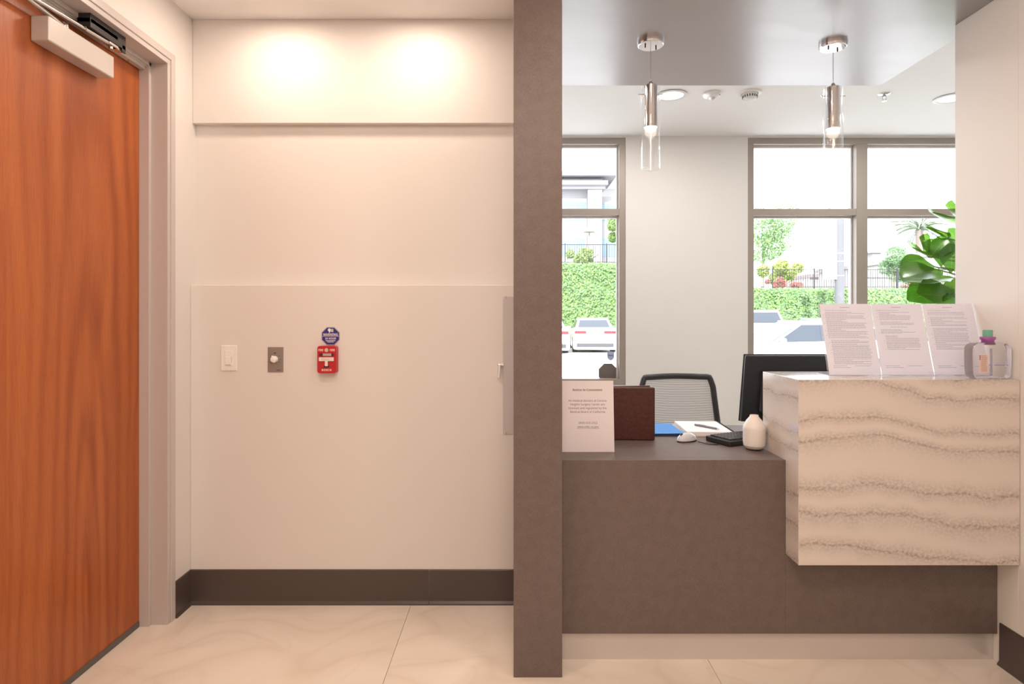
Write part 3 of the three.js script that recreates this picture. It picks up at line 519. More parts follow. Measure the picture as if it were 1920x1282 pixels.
// office chair behind the desk
{
  const t = thing('office_chair', 'black office chair with pale mesh back behind the desk', 'chair', V(0.92, 0, 3.62)), zb = 0.08;
  t.rotation.y = 0.1;
  const W = (y) => 0.205 + (0.957 - y) * 0.11, top = 0.957, bot = 0.52, bow = (x) => -0.05 * (x / 0.2) ** 2;
  const ring = []; const add = (x, y) => ring.push(new THREE.Vector3(x, y, zb + bow(x) * -1));
  for (let i = 0; i <= 8; i++) add(-W(bot) + 2 * W(bot) * i / 8, bot);
  for (let i = 1; i < 8; i++) add(W(bot + (top - bot) * i / 8), bot + (top - bot) * i / 8);
  for (let i = 0; i <= 8; i++) add(W(top) - 0.012 - (2 * W(top) - 0.024) * i / 8, top + 0.004 * Math.sin(Math.PI * i / 8));
  for (let i = 1; i < 8; i++) add(-W(top - (top - bot) * i / 8), top - (top - bot) * i / 8);
  const frame = new THREE.TubeGeometry(new THREE.CatmullRomCurve3(ring, true, 'catmullrom', 0.15), 160, 0.0165, 10, true);
  part('back_frame', frame, mat([0.035, 0.033, 0.034], 0.5), t, 'black plastic back frame', true);
  const nx = 12, ny = 2, pos = [], uvs = [], idx = [];
  for (let j = 0; j <= ny; j++) for (let i = 0; i <= nx; i++) { const y = bot + (top - bot) * j / ny, x = (i / nx * 2 - 1) * W(y); pos.push(x, y, zb - bow(x)); uvs.push(x, y); if (i < nx && j < ny) { const a = j * (nx + 1) + i; idx.push(a, a + 1, a + nx + 2, a, a + nx + 2, a + nx + 1); } }
  const mg = new THREE.BufferGeometry(); mg.setAttribute('position', new THREE.Float32BufferAttribute(pos, 3)); mg.setAttribute('uv', new THREE.Float32BufferAttribute(uvs, 2)); mg.setIndex(idx); mg.computeVertexNormals();
  const knit = dataTex(8, 64, (u, v) => { const k = v < 0.35 ? 0.25 : 1; return [120 + 105 * k, 116 + 105 * k, 110 + 105 * k]; }, 1, 100);
  part('mesh_back', mg, mat([1, 1, 1], 0.9, { map: knit, transmission: 0.4, thickness: 0, side: THREE.DoubleSide }), t, 'pale horizontally ribbed mesh', true);
  part('seat', lbox(0.5, 0.08, 0.48, 0, 0.47, -0.2, 0.035), M.black, t, null, true);
  part('back_post', merge([rod(new THREE.Vector3(0, 0.42, -0.1), new THREE.Vector3(0, 0.5, 0.1), 0.02), rod(new THREE.Vector3(0, 0.5, 0.1), new THREE.Vector3(0, 0.62, 0.095), 0.018)]), M.black, t, null, true);
  part('gas_lift', cyl(0.025, 0.03, 0.36, 0, 0.26, -0.2, 20), M.black, t, null, true);
  for (let i = 0; i < 5; i++) { const a = i * 1.2566, e = new THREE.Vector3(0.29 * Math.cos(a), 0.075, -0.2 + 0.29 * Math.sin(a)); part('base_spoke', rod(new THREE.Vector3(0, 0.1, -0.2), e, 0.017), M.black, t, null, true); part('caster', new THREE.SphereGeometry(0.03, 16, 12).translate(e.x, 0.03, e.z), M.black, t, null, true); }
}
// fiddle-leaf fig behind the right-hand wall
{
  const bx = 2.86, bd = 3.75, t = thing('fiddle_leaf_fig', 'fiddle-leaf fig with large glossy green leaves by the window', 'potted plant', V(bx, 0, bd));
  part('pot', lathe([[0, 0.001], [0.14, 0.001], [0.17, 0.36], [0.18, 0.38], [0.165, 0.38], [0.155, 0.33], [0, 0.33]], 0, 0, 0), mat([0.7, 0.68, 0.65], 0.5), t, null, true);
  const stem = [[0, 0.32, 0], [0.02, 0.8, 0.01], [-0.03, 1.3, 0], [0.0, 1.7, 0.02], [-0.02, 2.02, 0]].map((a) => new THREE.Vector3(...a));
  part('stem', tube(stem, 0.011, 40), mat([0.16, 0.11, 0.07], 0.8), t, null, true);
  const veins = dataTex(128, 256, (u, v) => { const x = Math.abs(u - 0.5) * 2, rib = Math.exp(-Math.pow(x / 0.035, 2)), s = (v - 0.55 * x) * 9, f = Math.abs(s - Math.round(s)), side = Math.exp(-Math.pow(f / 0.07, 2)) * 0.75; return mix3([98, 146, 46], [168, 188, 92], clamp(Math.max(rib, side) * 0.8 + 0.14 * fbm(u * 5, v * 6, 3))); });
  const leafMats = [[1, 1, 1], [0.78, 0.95, 0.8], [1.0, 1.0, 0.7]].map((c) => mat(c, 0.32, { map: veins, transmission: 0.55, thickness: 0, side: THREE.DoubleSide }));
  const leafGeo = (L, bend, cup) => {
    const n = 10, m = 6, p = [], uv = [], ix = [];
    for (let j = 0; j <= n; j++) { const s = j / n, w = L * 0.36 * Math.pow(Math.sin(Math.PI * Math.pow(s, 1.25) * 0.97 + 0.02), 0.75) * (0.72 + 0.42 * s); for (let i = 0; i <= m; i++) { const q = i / m * 2 - 1; p.push(q * w, L * (s - bend * 0.25 * s * s), -bend * L * s * s * 0.6 + cup * w * q * q + 0.012 * Math.sin(s * 16 + q * 2) * Math.abs(q)); uv.push(i / m, s); if (j < n && i < m) { const a = j * (m + 1) + i; ix.push(a, a + 1, a + m + 2, a, a + m + 2, a + m + 1); } } }
    const g = new THREE.BufferGeometry(); g.setAttribute('position', new THREE.Float32BufferAttribute(p, 3)); g.setAttribute('uv', new THREE.Float32BufferAttribute(uv, 2)); g.setIndex(ix); g.computeVertexNormals(); return g;
  };
  const geos = [leafGeo(1, 0.25, 0.25), leafGeo(1, 0.6, 0.15), leafGeo(1, -0.1, 0.35)];
  // [tip pixel, base pixel, facing tilt] of the leaves that show, then leaves on the hidden side
  const seen = [[1745, 545, 1800, 562, 0.5], [1733, 533, 1795, 545, 0.9], [1716, 532, 1785, 520, 1.1], [1713, 507, 1768, 508, 0.9], [1716, 487, 1752, 500, 0.4], [1714, 470, 1742, 480, 0.7], [1735, 450, 1744, 474, 0.2], [1772, 455, 1764, 500, 0.15], [1742, 434, 1778, 447, 0.9], [1752, 470, 1776, 446, 0.6], [1790, 470, 1782, 512, 0.1], [1755, 408, 1794, 424, 1.0], [1786, 388, 1800, 412, 0.3], [1795, 437, 1790, 462, 0.3], [1790, 550, 1798, 520, 0.6]];
  const leaves = seen.map(([ax, ay, cx, cy, f], i) => { const dd = bd - 0.16 + 0.1 * ((i * 7) % 5) / 4; return [onPixel(ax, ay, dd - 0.04), onPixel(cx, cy, dd + 0.04), f]; });
  for (let i = 0; i < 16; i++) { const y = rr(1.25, 2.1), a = rr(-0.9, 0.9), b = V(bx + 0.03, y, bd), L = rr(0.17, 0.25); leaves.push([V(bx + 0.04 + L * Math.cos(a), y + rr(-0.02, 0.1), bd + L * Math.sin(a)), b, rr(0.3, 1.1)]); }
  leaves.forEach(([tip, b, f], i) => {
    const up = tip.clone().sub(b), L = up.length() * 1.28; up.normalize();
    const toward = new THREE.Vector3(-0.25, 0.35 + f * 0.6, 1 - f * 0.4).normalize(), nz = toward.sub(up.clone().multiplyScalar(toward.dot(up))).normalize(), nx = up.clone().cross(nz);
    const o = part('leaf', geos[i % 3], leafMats[i % 3], t, null, true);
    o.quaternion.setFromRotationMatrix(new THREE.Matrix4().makeBasis(nx, up, nz)); o.scale.setScalar(L); o.position.copy(b).sub(bases.get(t));
    if (i < seen.length) part('petiole', rod(new THREE.Vector3(0, 0, 0), b.clone().lerp(V(bx, b.y - 0.05, bd), 1).sub(b).applyQuaternion(o.quaternion.clone().invert()).divideScalar(L), 0.004 / L, 6), mat([0.3, 0.36, 0.14], 0.6), o, null, true);
  });
}

// ---------- outdoors ----------
const LOT = -0.3;
{
  const grit = dataTex(512, 512, (u, v, x, y) => { const n = 200 + 22 * fbm(u * 9, v * 9, 4) + 14 * noise(x / 1.7, y / 1.7); return [n, n, n * 0.98]; }, 0.15, 0.15);
  struct('ground', box(-60, 110, LOT - 0.3, LOT, FAR + 0.21, 200), mat([1, 1, 1], 0.9, { map: grit }));
  solo('kerb', box(-20, 60, LOT, LOT + 0.15, 33.4, 33.7), mat([0.6, 0.58, 0.55], 0.9), 'pale concrete kerb along the foot of the ivy bank', 'kerb');
}
function leafCloud(spots, size, perSpot, squash = 1) {           // many small leaf cards round a set of puffs
  const p = [], n = [], c = new THREE.Vector3(), a = new THREE.Vector3(), b = new THREE.Vector3(), d = new THREE.Vector3();
  for (const [x, y, z, r] of spots) for (let i = 0; i < perSpot; i++) {
    d.set(rr(-1, 1), rr(-1, 1), rr(-1, 1)).normalize(); const q = Math.cbrt(rr(0.2, 1)); c.set(x + d.x * r * q, y + d.y * r * q * squash, z + d.z * r * q);
    a.set(rr(-1, 1), rr(-1, 1), rr(-1, 1)).normalize(); b.set(rr(-1, 1), rr(-1, 1), rr(-1, 1)).cross(a).normalize(); const s = size * rr(0.6, 1.3); a.multiplyScalar(s); b.multiplyScalar(s * 0.55);
    const nn = a.clone().cross(b).normalize();
    for (const [u, v] of [[-1, 0], [0, -1], [1, 0], [-1, 0], [1, 0], [0, 1]]) { p.push(c.x + a.x * u + b.x * v, c.y + a.y * u + b.y * v, c.z + a.z * u + b.z * v); n.push(nn.x, nn.y, nn.z); }
  }
  const g = new THREE.BufferGeometry(); g.setAttribute('position', new THREE.Float32BufferAttribute(p, 3)); g.setAttribute('normal', new THREE.Float32BufferAttribute(n, 3)); return g;
}
const green = (c) => mat(c, 0.7, { transmission: 0.3, thickness: 0, side: THREE.DoubleSide });
const bark = mat([0.3, 0.25, 0.2], 0.9);
// ivy bank: a long lumpy mass clad in leaves
{
  const leaf = new THREE.Shape(); leaf.moveTo(0, -0.5); leaf.quadraticCurveTo(0.5, -0.3, 0.35, 0.1); leaf.lineTo(0, 0.55); leaf.lineTo(-0.35, 0.1); leaf.quadraticCurveTo(-0.5, -0.3, 0, -0.5);
  const leafGeo = new THREE.ShapeGeometry(leaf, 2), leafMat = green([1, 1, 1]);
  for (const [x0, x1, top, N, lab] of [[-6, 10, 4.25, 17000, 'high ivy-covered bank behind the white sedan'], [10, 40, 2.75, 36000, 'low ivy-covered bank behind the boxy off-road car']]) {
    const mx = (x0 + x1) / 2, t = thing('ivy_bank', lab, 'hedge', V(mx, LOT, 36), 'ivy banks beyond the parking lot');
    const nx = 60, ny = 10, p = [], ix = [], front = (x, s) => { const y = LOT + (top - LOT) * s; return [x, y, -(34.2 + 1.4 * s + 0.25 * fbm(x * 0.7, y * 0.7, 3))]; };
    for (let j = 0; j <= ny + 2; j++) for (let i = 0; i <= nx; i++) { const q = front(x0 + (x1 - x0) * i / nx, Math.min(1, j / ny)); if (j > ny) q[2] = -50; if (j > ny + 1) q[1] = LOT; p.push(q[0] - mx, q[1] - LOT, q[2] + 36); if (i < nx && j <= ny + 1) { const a = j * (nx + 1) + i; ix.push(a, a + 1, a + nx + 2, a, a + nx + 2, a + nx + 1); } }
    const g = new THREE.BufferGeometry(); g.setAttribute('position', new THREE.Float32BufferAttribute(p, 3)); g.setIndex(ix); g.computeVertexNormals();
    part('bank_core', g, mat([0.17, 0.29, 0.10], 0.9, { side: THREE.DoubleSide }), t, null, true);
    const im = new THREE.InstancedMesh(leafGeo, leafMat, N), m4 = new THREE.Matrix4(), q = new THREE.Quaternion(), col = new THREE.Color();
    for (let i = 0; i < N; i++) {
      const sv = rr(0, 1.06), [a, b, c] = front(rr(Math.max(x0, -2), Math.min(x1, 34)), Math.min(sv, 1)), back = sv > 1 ? rr(0, 1.5) : 0;
      q.setFromEuler(new THREE.Euler(rr(-0.9, 0.2), rr(-0.8, 0.8), rr(-3, 3))); const k = rr(0.09, 0.18);
      m4.compose(new THREE.Vector3(a - mx, b - LOT + rr(-0.05, 0.12), c + 36 + rr(0, 0.22) - back), q, new THREE.Vector3(k, k, k)); im.setMatrixAt(i, m4);
      const v = rnd(); col.setRGB(0.11 + 0.12 * v, 0.21 + 0.16 * v, 0.07 + 0.06 * rnd()); im.setColorAt(i, col);
    }
    im.name = 'ivy_leaves'; im.userData.kind = 'stuff'; im.castShadow = im.receiveShadow = true; t.add(im);
  }
  // iron fence on top
  for (const [x0, x1, y, lab] of [[-2, 9.5, 4.27, 'black iron picket fence on the high part of the ivy bank'], [10.5, 34, 2.77, 'black iron picket fence on the low part of the ivy bank']]) {
    const f = thing('iron_fence', lab, 'fence', V((x0 + x1) / 2, y, 36.6)), im2 = mat([0.03, 0.03, 0.035], 0.6), list = [];
    for (const h of [0.2, 1.25]) part('rail', box(x0, x1, y + h, y + h + 0.04, 36.58, 36.62), im2, f);
    for (let x = x0; x <= x1; x += 0.14) list.push(box(x, x + 0.02, y, y + 1.3, 36.59, 36.61));
    const pk = part('pickets', merge(list), im2, f); pk.userData.kind = 'stuff';
    for (let x = x0; x <= x1; x += 2.5) part('post', box(x, x + 0.06, y, y + 1.36, 36.57, 36.63), im2, f);
  }
}
// trees and shrubs behind the fence: crown pixel box at a depth
function tree(name, label, category, px, py, rx, ry, d, trunkTo, color, leaf = 0.09, n = 620, group) {
  const c = onPixel(px, py, d), k = d / FOCAL, t = thing(name, label, category, V(c.x, trunkTo, d), group), sp = [];
  for (let i = 0; i < 9; i++) sp.push([rr(-0.6, 0.6) * rx * k, c.y - trunkTo + rr(-0.6, 0.6) * ry * k, rr(-0.5, 0.5) * rx * k, Math.min(rx, ry) * k * rr(0.35, 0.55)]);
  const crown = part('foliage', leafCloud(sp, leaf, n), green(color), t, null, true); crown.userData.kind = 'stuff';
  part('trunk', merge([rod(new THREE.Vector3(0, 0, 0), new THREE.Vector3(0.05, c.y - trunkTo, 0), 0.1), rod(new THREE.Vector3(0.03, (c.y - trunkTo) * 0.6, 0), new THREE.Vector3(rx * k * 0.4, c.y - trunkTo + ry * k * 0.3, 0), 0.05)]), bark, t, null, true);
}
tree('street_tree', 'leafy tree with slim trunk behind the iron fence beside the window post', 'tree', 1430, 450, 60, 70, 45, 2.76, [0.22, 0.36, 0.14]);
tree('street_tree', 'slender tree at the edge of the far office building', 'tree', 1160, 440, 24, 55, 44, 4.27, [0.24, 0.36, 0.12]);
tree('conifer_tree', 'small pointed tree in front of the low white building', 'tree', 1675, 492, 36, 46, 46, 2.76, [0.2, 0.32, 0.16], 0.08);
tree('shrub', 'rounded flowering shrub on top of the high ivy bank', 'shrub', 1100, 482, 56, 22, 40, 4.26, [0.34, 0.44, 0.18]);
tree('shrub', 'yellow-green round shrub behind the fence near the slim tree', 'shrub', 1466, 510, 52, 24, 40, 2.76, [0.42, 0.48, 0.16]);
tree('shrub', 'bright green shrub below the low white building', 'shrub', 1718, 524, 36, 12, 41, 2.76, [0.36, 0.46, 0.2]);
tree('flowering_bush', 'reddish flowering bush behind the iron fence', 'shrub', 1462, 530, 50, 12, 38.3, 2.76, [0.6, 0.26, 0.24], 0.1, 160);
tree('flowering_bush', 'pinkish brown bush at the end of the ivy bank', 'shrub', 1725, 533, 46, 11, 37.8, 2.76, [0.5, 0.32, 0.24], 0.1, 160);
{
  const d = 70, c = onPixel(1724, 432, d), t = thing('palm_tree', 'tall palm tree with drooping fronds beyond the low building', 'tree', V(c.x, 0, d));
  part('trunk', tube([new THREE.Vector3(0, 0, 0), new THREE.Vector3(0.1, 4, 0), new THREE.Vector3(0, c.y, 0)], 0.42, 20, 10), mat([0.2, 0.165, 0.14], 0.9), t, null, true);
  for (let i = 0; i < 52; i++) { const a = rr(0, 6.28), e = rr(-0.3, 1.3), L = rr(2.2, 3.4), pts = [0, 0.35, 0.7, 1].map((s) => new THREE.Vector3(Math.cos(a) * L * s * Math.cos(e * (1 - 0.3 * s)), c.y + 0.2 + L * s * Math.sin(e) - 1.3 * s * s, Math.sin(a) * L * s)); part('frond', new THREE.TubeGeometry(new THREE.CatmullRomCurve3(pts), 8, 0.055, 4), green([0.17, 0.24, 0.13]), t, null, true); }
}
// buildings
{
  const k = 0.066, d = 75.2, X = (px) => (px - CX) * k, Y = (py) => EYE + (HORIZON - py) * k;
  const t = thing('office_building', 'pale grey office building with stepped cornice and blue windows', 'building', V(X(1060), LOT, d + 4));
  const wallA = mat([0.24, 0.22, 0.23], 0.8), wallB = mat([0.31, 0.30, 0.31], 0.8), trim = mat([0.27, 0.26, 0.28], 0.7), gl = mat([0.16, 0.26, 0.36], 0.1);
  part('wall', box(X(960), X(1105), LOT, Y(352), d, d + 14), wallB, t);
  part('pilaster', box(X(1100), X(1126), LOT, Y(352), d - 1.2, d), wallA, t);
  part('wing_wall', box(X(1126), X(1210), LOT, Y(352), d + 0.5, d + 14), wallB, t);
  part('upper_wall', box(X(960), X(1128), Y(352), Y(338), d - 0.9, d + 14), wallA, t);
  part('cornice', merge([box(X(960), X(1136), Y(352), Y(344), d - 1.8, d + 14), box(X(960), X(1132), Y(358), Y(352), d - 1.4, d + 14)]), trim, t);
  part('roof_cornice', box(X(960), X(1152), Y(336), Y(328), d - 2.2, d + 14), trim, t);
  for (const [x0, x1, y0, y1, dz] of [[1048, 1098, 392, 378, 0], [1048, 1098, 413, 400, 0], [1048, 1096, 480, 447, 0], [1128, 1158, 392, 382, 0.5], [1128, 1158, 412, 400, 0.5], [1128, 1160, 480, 447, 0.5]]) {
    const w = part('window', box(X(x0), X(x1), Y(y0), Y(y1), d + dz - 0.06, d + dz), gl, t, 'blue-grey window band');
    for (let x = x0 + 15; x < x1 - 3; x += 16) part('glazing_bar', box(X(x), X(x) + 0.09, Y(y0), Y(y1), d + dz - 0.14, d + dz - 0.06), trim, w);
  }
  const lp = thing('street_lamp', 'tall street lamp with a bell shade in front of the office building', 'street lamp', V((1105 - CX) * 0.037, 4.25, 42.2)), h = (490 - 440) * 0.037 + 0.95;
  part('post', rod(new THREE.Vector3(0, 0, 0), new THREE.Vector3(0, h, 0), 0.05), mat([0.2, 0.2, 0.2], 0.6), lp, null, true);
  part('shade', lathe([[0.06, 0.4], [0.14, 0.3], [0.38, 0.05], [0.42, 0]], 0, h, 0, 20), mat([0.45, 0.38, 0.36], 0.6), lp, null, true);
  part('finial', rod(new THREE.Vector3(0, h + 0.35, 0), new THREE.Vector3(0, h + 0.95, 0), 0.05), mat([0.2, 0.2, 0.2], 0.6), lp, null, true);
  const b2 = thing('low_building', 'low white building with a pitched roof beyond the ivy bank', 'building', V(38, LOT, 58)), k2 = 0.05, x2 = (p) => (p - CX) * k2, y2 = (p) => EYE + (HORIZON - p) * k2;
  part('wall', box(x2(1625), x2(1830), LOT, y2(492), 57, 66), mat([0.34, 0.33, 0.33], 0.8), b2);
  const rs = new THREE.Shape(); rs.moveTo(x2(1620), y2(494)); rs.lineTo(x2(1740), y2(472)); rs.lineTo(x2(1840), y2(455)); rs.lineTo(x2(1840), y2(462)); rs.lineTo(x2(1740), y2(480)); rs.lineTo(x2(1620), y2(500)); rs.closePath();
  part('roof', new THREE.ExtrudeGeometry(rs, { depth: 10, bevelEnabled: false }).translate(0, 0, -66.5), mat([0.2, 0.18, 0.17], 0.8), b2);
  part('gable_wall', new THREE.ExtrudeGeometry((() => { const s = new THREE.Shape(); s.moveTo(x2(1625), y2(500)); s.lineTo(x2(1740), y2(478)); s.lineTo(x2(1830), y2(462)); s.lineTo(x2(1830), y2(520)); s.lineTo(x2(1625), y2(520)); s.closePath(); return s; })(), { depth: 0.2, bevelEnabled: false }).translate(0, 0, -57), mat([0.34, 0.33, 0.33], 0.8), b2);
  part('vent_stack', merge([box(x2(1660), x2(1676), y2(492), y2(470), 59, 60), box(x2(1656), x2(1680), y2(470), y2(467), 58.8, 60.2)]), mat([0.3, 0.29, 0.28], 0.8), b2);
  const b3 = thing('far_roof', 'distant pale roof beyond the fence beside the big grey pole', 'building', V(30, LOT, 70)), k3 = 0.0614, x3 = (p) => (p - CX) * k3, y3 = (p) => EYE + (HORIZON - p) * k3;
  part('wall', box(x3(1518), x3(1600), LOT, y3(520), 70, 76), mat([0.34, 0.33, 0.33], 0.8), b3);
  part('roof', merge([box(x3(1516), x3(1602), y3(520), y3(514), 69.6, 76)]).rotateZ(0), mat([0.22, 0.18, 0.17], 0.8), b3);
}
// big pole with sign board, slim pole, parking lamp
{
  const d = 30, k = d / FOCAL, X = (p) => (p - CX) * k, Y = (p) => EYE + (HORIZON - p) * k, conc = mat([0.13, 0.13, 0.14], 0.8), dark = mat([0.35, 0.33, 0.34], 0.7);
  const t = thing('concrete_pole', 'thick grey pole carrying a white board in the parking lot', 'pole', V(X(1574), LOT, d));
  part('shaft', rod(V(X(1574), LOT, d), V(X(1573.5), Y(402), d), 8.2 * k, 24), conc, t);
  const bd = part('sign_board', box(X(1544), X(1563), Y(524), Y(488), d - 0.1, d + 0.1), mat([0.42, 0.40, 0.40], 0.6), t, 'white board fixed to the pole');
  part('board_edge', box(X(1563), X(1567.5), Y(524), Y(410), d - 0.12, d + 0.12), dark, bd);
  for (const y of [475, 490, 517]) part('clamp_band', new THREE.CylinderGeometry(8.6 * k, 8.6 * k, 0.04, 24).translate(X(1574), Y(y), -d), M.white, t);
  for (const y of [423, 442, 462]) part('bracket', box(X(1529), X(1546), Y(y) - 0.012, Y(y) + 0.012, d - 0.02, d + 0.02), dark, t);
  part('side_board', box(X(1530), X(1546), Y(488), Y(415), d - 0.02, d + 0.02), mat([0.86, 0.86, 0.85], 0.6), t, 'white upper board');
  const s = thing('utility_pole', 'slim utility pole with short cross arms above the parking lot', 'pole', V((1555 - CX) * 0.06, LOT, 68.4)), y6 = (p) => EYE + (HORIZON - p) * 0.06;
  part('shaft', rod(V((1555 - CX) * 0.06, LOT, 68.4), V((1555 - CX) * 0.06, y6(357), 68.4), 0.12), dark, s);
  for (const y of [363, 373, 386]) part('cross_arm', box((1548 - CX) * 0.06, (1566 - CX) * 0.06, y6(y) - 0.06, y6(y) + 0.06, 68.3, 68.5), dark, s);
  const u = thing('utility_pole', 'thin grey post in front of the low white building', 'pole', V((1674 - CX) * 0.0425, 2.75, 48.45));
  part('shaft', rod(V((1674 - CX) * 0.0425, 2.75, 48.45), V((1674 - CX) * 0.0425, EYE + (HORIZON - 455) * 0.0425, 48.45), 0.07), dark, u);
}
// cars
function car(name, label, x, d, turn, o) {
  const t = thing(name, label, 'car', V(x, LOT, d)); t.rotation.y = turn;
  const paint = mat(o.color, 0.22, { clearcoat: 0.6, clearcoatRoughness: 0.08 }), dark = mat([0.05, 0.06, 0.075], 0.12, { specularIntensity: 0.6 }), trim = mat([0.06, 0.06, 0.065], 0.5), L = o.L / 2, W = o.W / 2, wr = o.wheel;
  const s = new THREE.Shape(), arch = (cx) => s.absarc(cx, wr, wr * 1.14, Math.PI, 0, true);
  const g0 = o.ground;
  s.moveTo(-L + 0.06, g0); s.lineTo(-L * 0.62 - wr * 1.14, g0); s.lineTo(-L * 0.62 - wr * 1.14, wr); arch(-L * 0.62); s.lineTo(-L * 0.62 + wr * 1.14, g0); s.lineTo(L * 0.62 - wr * 1.14, g0); s.lineTo(L * 0.62 - wr * 1.14, wr); arch(L * 0.62); s.lineTo(L * 0.62 + wr * 1.14, g0); s.lineTo(L - 0.06, g0);
  s.quadraticCurveTo(L, g0 + 0.1, L, o.nose * 0.75); s.quadraticCurveTo(L - 0.02, o.nose, L - 0.2, o.nose + 0.03); s.lineTo(o.hoodEnd, o.belt - 0.03); s.lineTo(o.tailStart, o.belt + 0.02); s.lineTo(-L + 0.12, o.tail); s.quadraticCurveTo(-L, o.tail - 0.05, -L + 0.01, o.tail * 0.7); s.quadraticCurveTo(-L - 0.01, g0 + 0.15, -L + 0.06, g0);
  const body = new THREE.ExtrudeGeometry(s, { depth: 2 * W - 0.2, bevelThickness: 0.1, bevelSize: 0.06, bevelSegments: 4, curveSegments: 12 }).translate(0, 0, -W + 0.1);
  part('body', body, paint, t, null, true);
  // cabin: rows of points along the roof line, narrower towards the top
  const prof = o.cabin, half = (y) => W - 0.08 - (y - o.belt) * o.lean, P = (i, f, side, push = 0) => { const [xb, xt] = prof[i], y = o.belt - 0.04 + (o.roof - o.belt + 0.04) * f; return new THREE.Vector3(xb + (xt - xb) * f, y, side * (half(y) + push)); };
  const cab = [], n = prof.length - 1;
  for (let i = 0; i < n; i++) { cab.push(quad(P(i, 0, 1), P(i + 1, 0, 1), P(i + 1, 1, 1), P(i, 1, 1)), quad(P(i + 1, 0, -1), P(i, 0, -1), P(i, 1, -1), P(i + 1, 1, -1)), quad(P(i, 1, 1), P(i + 1, 1, 1), P(i + 1, 1, -1), P(i, 1, -1))); }
  cab.push(quad(P(n, 0, 1), P(n, 0, -1), P(n, 1, -1), P(n, 1, 1)), quad(P(0, 0, -1), P(0, 0, 1), P(0, 1, 1), P(0, 1, -1)));
  part('cabin', merge(cab), paint, t, null, true);
  part('roof', lbox(Math.abs(prof[n][1] - prof[0][1]) + 0.04, 0.06, 2 * half(o.roof) + 0.03, (prof[n][1] + prof[0][1]) / 2, o.roof, 0, 0.03), paint, t, null, true);
  const inset = (A, B, C, D, m, out) => { const f = (u, v) => A.clone().lerp(B, u).lerp(D.clone().lerp(C, u), v); const q = [f(m, 0.14), f(1 - m, 0.14), f(1 - m, 0.88), f(m, 0.88)], nn = q[1].clone().sub(q[0]).cross(q[3].clone().sub(q[0])).normalize().multiplyScalar(out); return quad(...q.map((v) => v.add(nn))); };
  for (let i = 0; i < n; i++) { part('side_window', inset(P(i, 0, 1), P(i + 1, 0, 1), P(i + 1, 1, 1), P(i, 1, 1), 0.05, 0.012), dark, t, 'dark side glass', true); part('side_window', inset(P(i + 1, 0, -1), P(i, 0, -1), P(i, 1, -1), P(i + 1, 1, -1), 0.05, 0.012), dark, t, 'dark side glass', true); }
  part('windscreen', inset(P(n, 0, 1), P(n, 0, -1), P(n, 1, -1), P(n, 1, 1), 0.06, 0.012), dark, t, 'dark windscreen', true);
  part('rear_window', inset(P(0, 0, -1), P(0, 0, 1), P(0, 1, 1), P(0, 1, -1), 0.07, 0.012), dark, t, 'dark rear glass', true);
  for (const sx of [-1, 1]) for (const sz of [-1, 1]) { const w = part('wheel', new THREE.CylinderGeometry(wr, wr, 0.22, 28).rotateX(Math.PI / 2).translate(sx * L * 0.62, wr, sz * (W - 0.1)), trim, t, 'black tyre', true); part('rim', new THREE.CylinderGeometry(wr * 0.64, wr * 0.64, 0.235, 20).rotateX(Math.PI / 2).translate(sx * L * 0.62, wr, sz * (W - 0.1)), M.steel, w, null, true); }
  for (const sz of [-1, 1]) part('door_mirror', lbox(0.12, 0.13, 0.2, prof[n][0] - 0.25, o.belt + 0.07, sz * (W + 0.08), 0.05), o.mirror ? mat(o.mirror, 0.4) : paint, t, null, true);
  const red = mat([0.5, 0.03, 0.04], 0.2), lamp = mat([0.7, 0.72, 0.76], 0.1);
  for (const sz of [-1, 1]) {
    part('tail_lamp', lbox(0.07, 0.13, 0.5, -L - 0.045, o.tail * 0.86, sz * (W - 0.3), 0.03), red, t, 'red tail lamp', true);
    part('head_lamp', o.boxy ? new THREE.CylinderGeometry(0.11, 0.11, 0.06, 24).rotateZ(Math.PI / 2).translate(L + 0.055, o.nose * 0.86, sz * (W - 0.24)) : lbox(0.1, 0.13, 0.42, L + 0.0, o.nose * 0.86, sz * (W - 0.24), 0.04), lamp, t, null, true);
  }
  part('number_plate', lbox(0.012, 0.15, 0.32, -L - 0.078, o.tail * 0.72, 0, 0.004), M.white, t, null, true);
  part('plate_frame', lbox(0.008, 0.18, 0.35, -L - 0.07, o.tail * 0.72, 0, 0.004), trim, t, null, true);
  part('rear_diffuser', lbox(0.06, 0.16, 2 * W - 0.3, -L - 0.05, g0 + 0.13, 0, 0.02), trim, t, null, true);
  part('front_intake', lbox(0.06, 0.16, 2 * W - 0.5, L + 0.045, g0 + 0.16, 0, 0.02), trim, t, null, true);
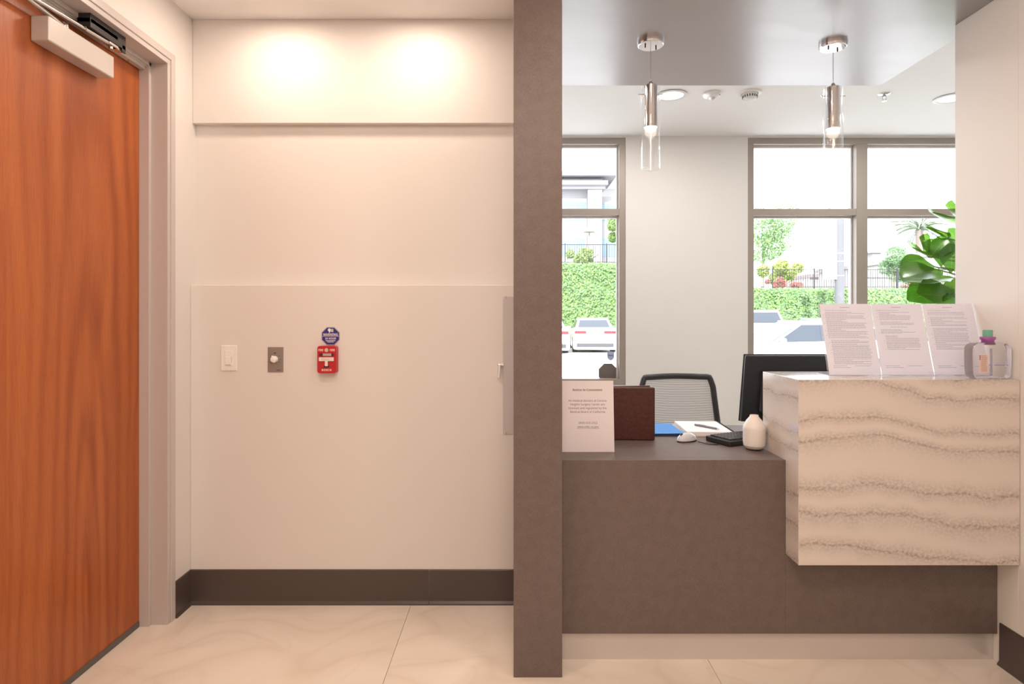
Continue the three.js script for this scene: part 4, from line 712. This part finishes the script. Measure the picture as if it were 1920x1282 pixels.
  for (const sz of [-1, 1]) for (let i = 0; i < n; i++) part('door_handle', lbox(0.16, 0.03, 0.03, (prof[i][0] + prof[i + 1][0]) / 2 - 0.3, o.belt - 0.14, sz * (W - 0.005), 0.012), paint, t, null, true);
  if (o.boxy) for (let i = -3; i <= 3; i++) part('grille_slot', lbox(0.03, 0.26, 0.055, L + 0.06, o.nose * 0.84, i * 0.1, 0.02), trim, t, 'dark grille slot', true);
  else part('grille', lbox(0.03, 0.16, 0.9, L + 0.055, o.nose * 0.72, 0, 0.03), trim, t, 'dark grille', true);
  return t;
}
const SEDAN = { L: 4.85, W: 1.85, wheel: 0.33, ground: 0.2, nose: 0.72, belt: 0.95, tail: 1.02, roof: 1.44, hoodEnd: 1.0, tailStart: -1.5, lean: 0.36, cabin: [[-1.95, -1.1], [-0.2, -0.2], [1.25, 0.35]] };
const WHITE = [0.78, 0.78, 0.78];
car('parked_sedan', 'white sedan parked with its red tail lamps towards the window', (1121 - CX) * 0.0228, 26 + 2.2, Math.PI / 2 - 0.06, { ...SEDAN, color: WHITE });
car('parked_sedan', 'white car mostly hidden behind the column, beside the white sedan', (1024 - CX) * 0.0228, 26 + 1.5, Math.PI / 2, { ...SEDAN, color: WHITE });
car('parked_sedan', 'silver white sedan seen from its side beyond the monitor', 7.15, 15, Math.PI + 0.02, { ...SEDAN, color: [0.7, 0.72, 0.74] });
car('parked_suv', 'white boxy off-road car with a slotted grille by the ivy bank', (1432 - CX) * 0.0235, 27.5, -Math.PI / 2 + 0.1, { L: 4.3, W: 1.85, wheel: 0.4, ground: 0.35, nose: 1.12, belt: 1.2, tail: 1.2, roof: 1.8, hoodEnd: 0.9, tailStart: -2.0, lean: 0.2, boxy: true, color: WHITE, cabin: [[-2.0, -1.95], [-0.5, -0.5], [0.85, 0.5]] });
car('parked_sedan', 'dark roofed car behind the silver white sedan', (1570 - CX) * 0.023, 27, -Math.PI / 2, { ...SEDAN, color: [0.3, 0.32, 0.35] });

renderer.render(scene, camera);
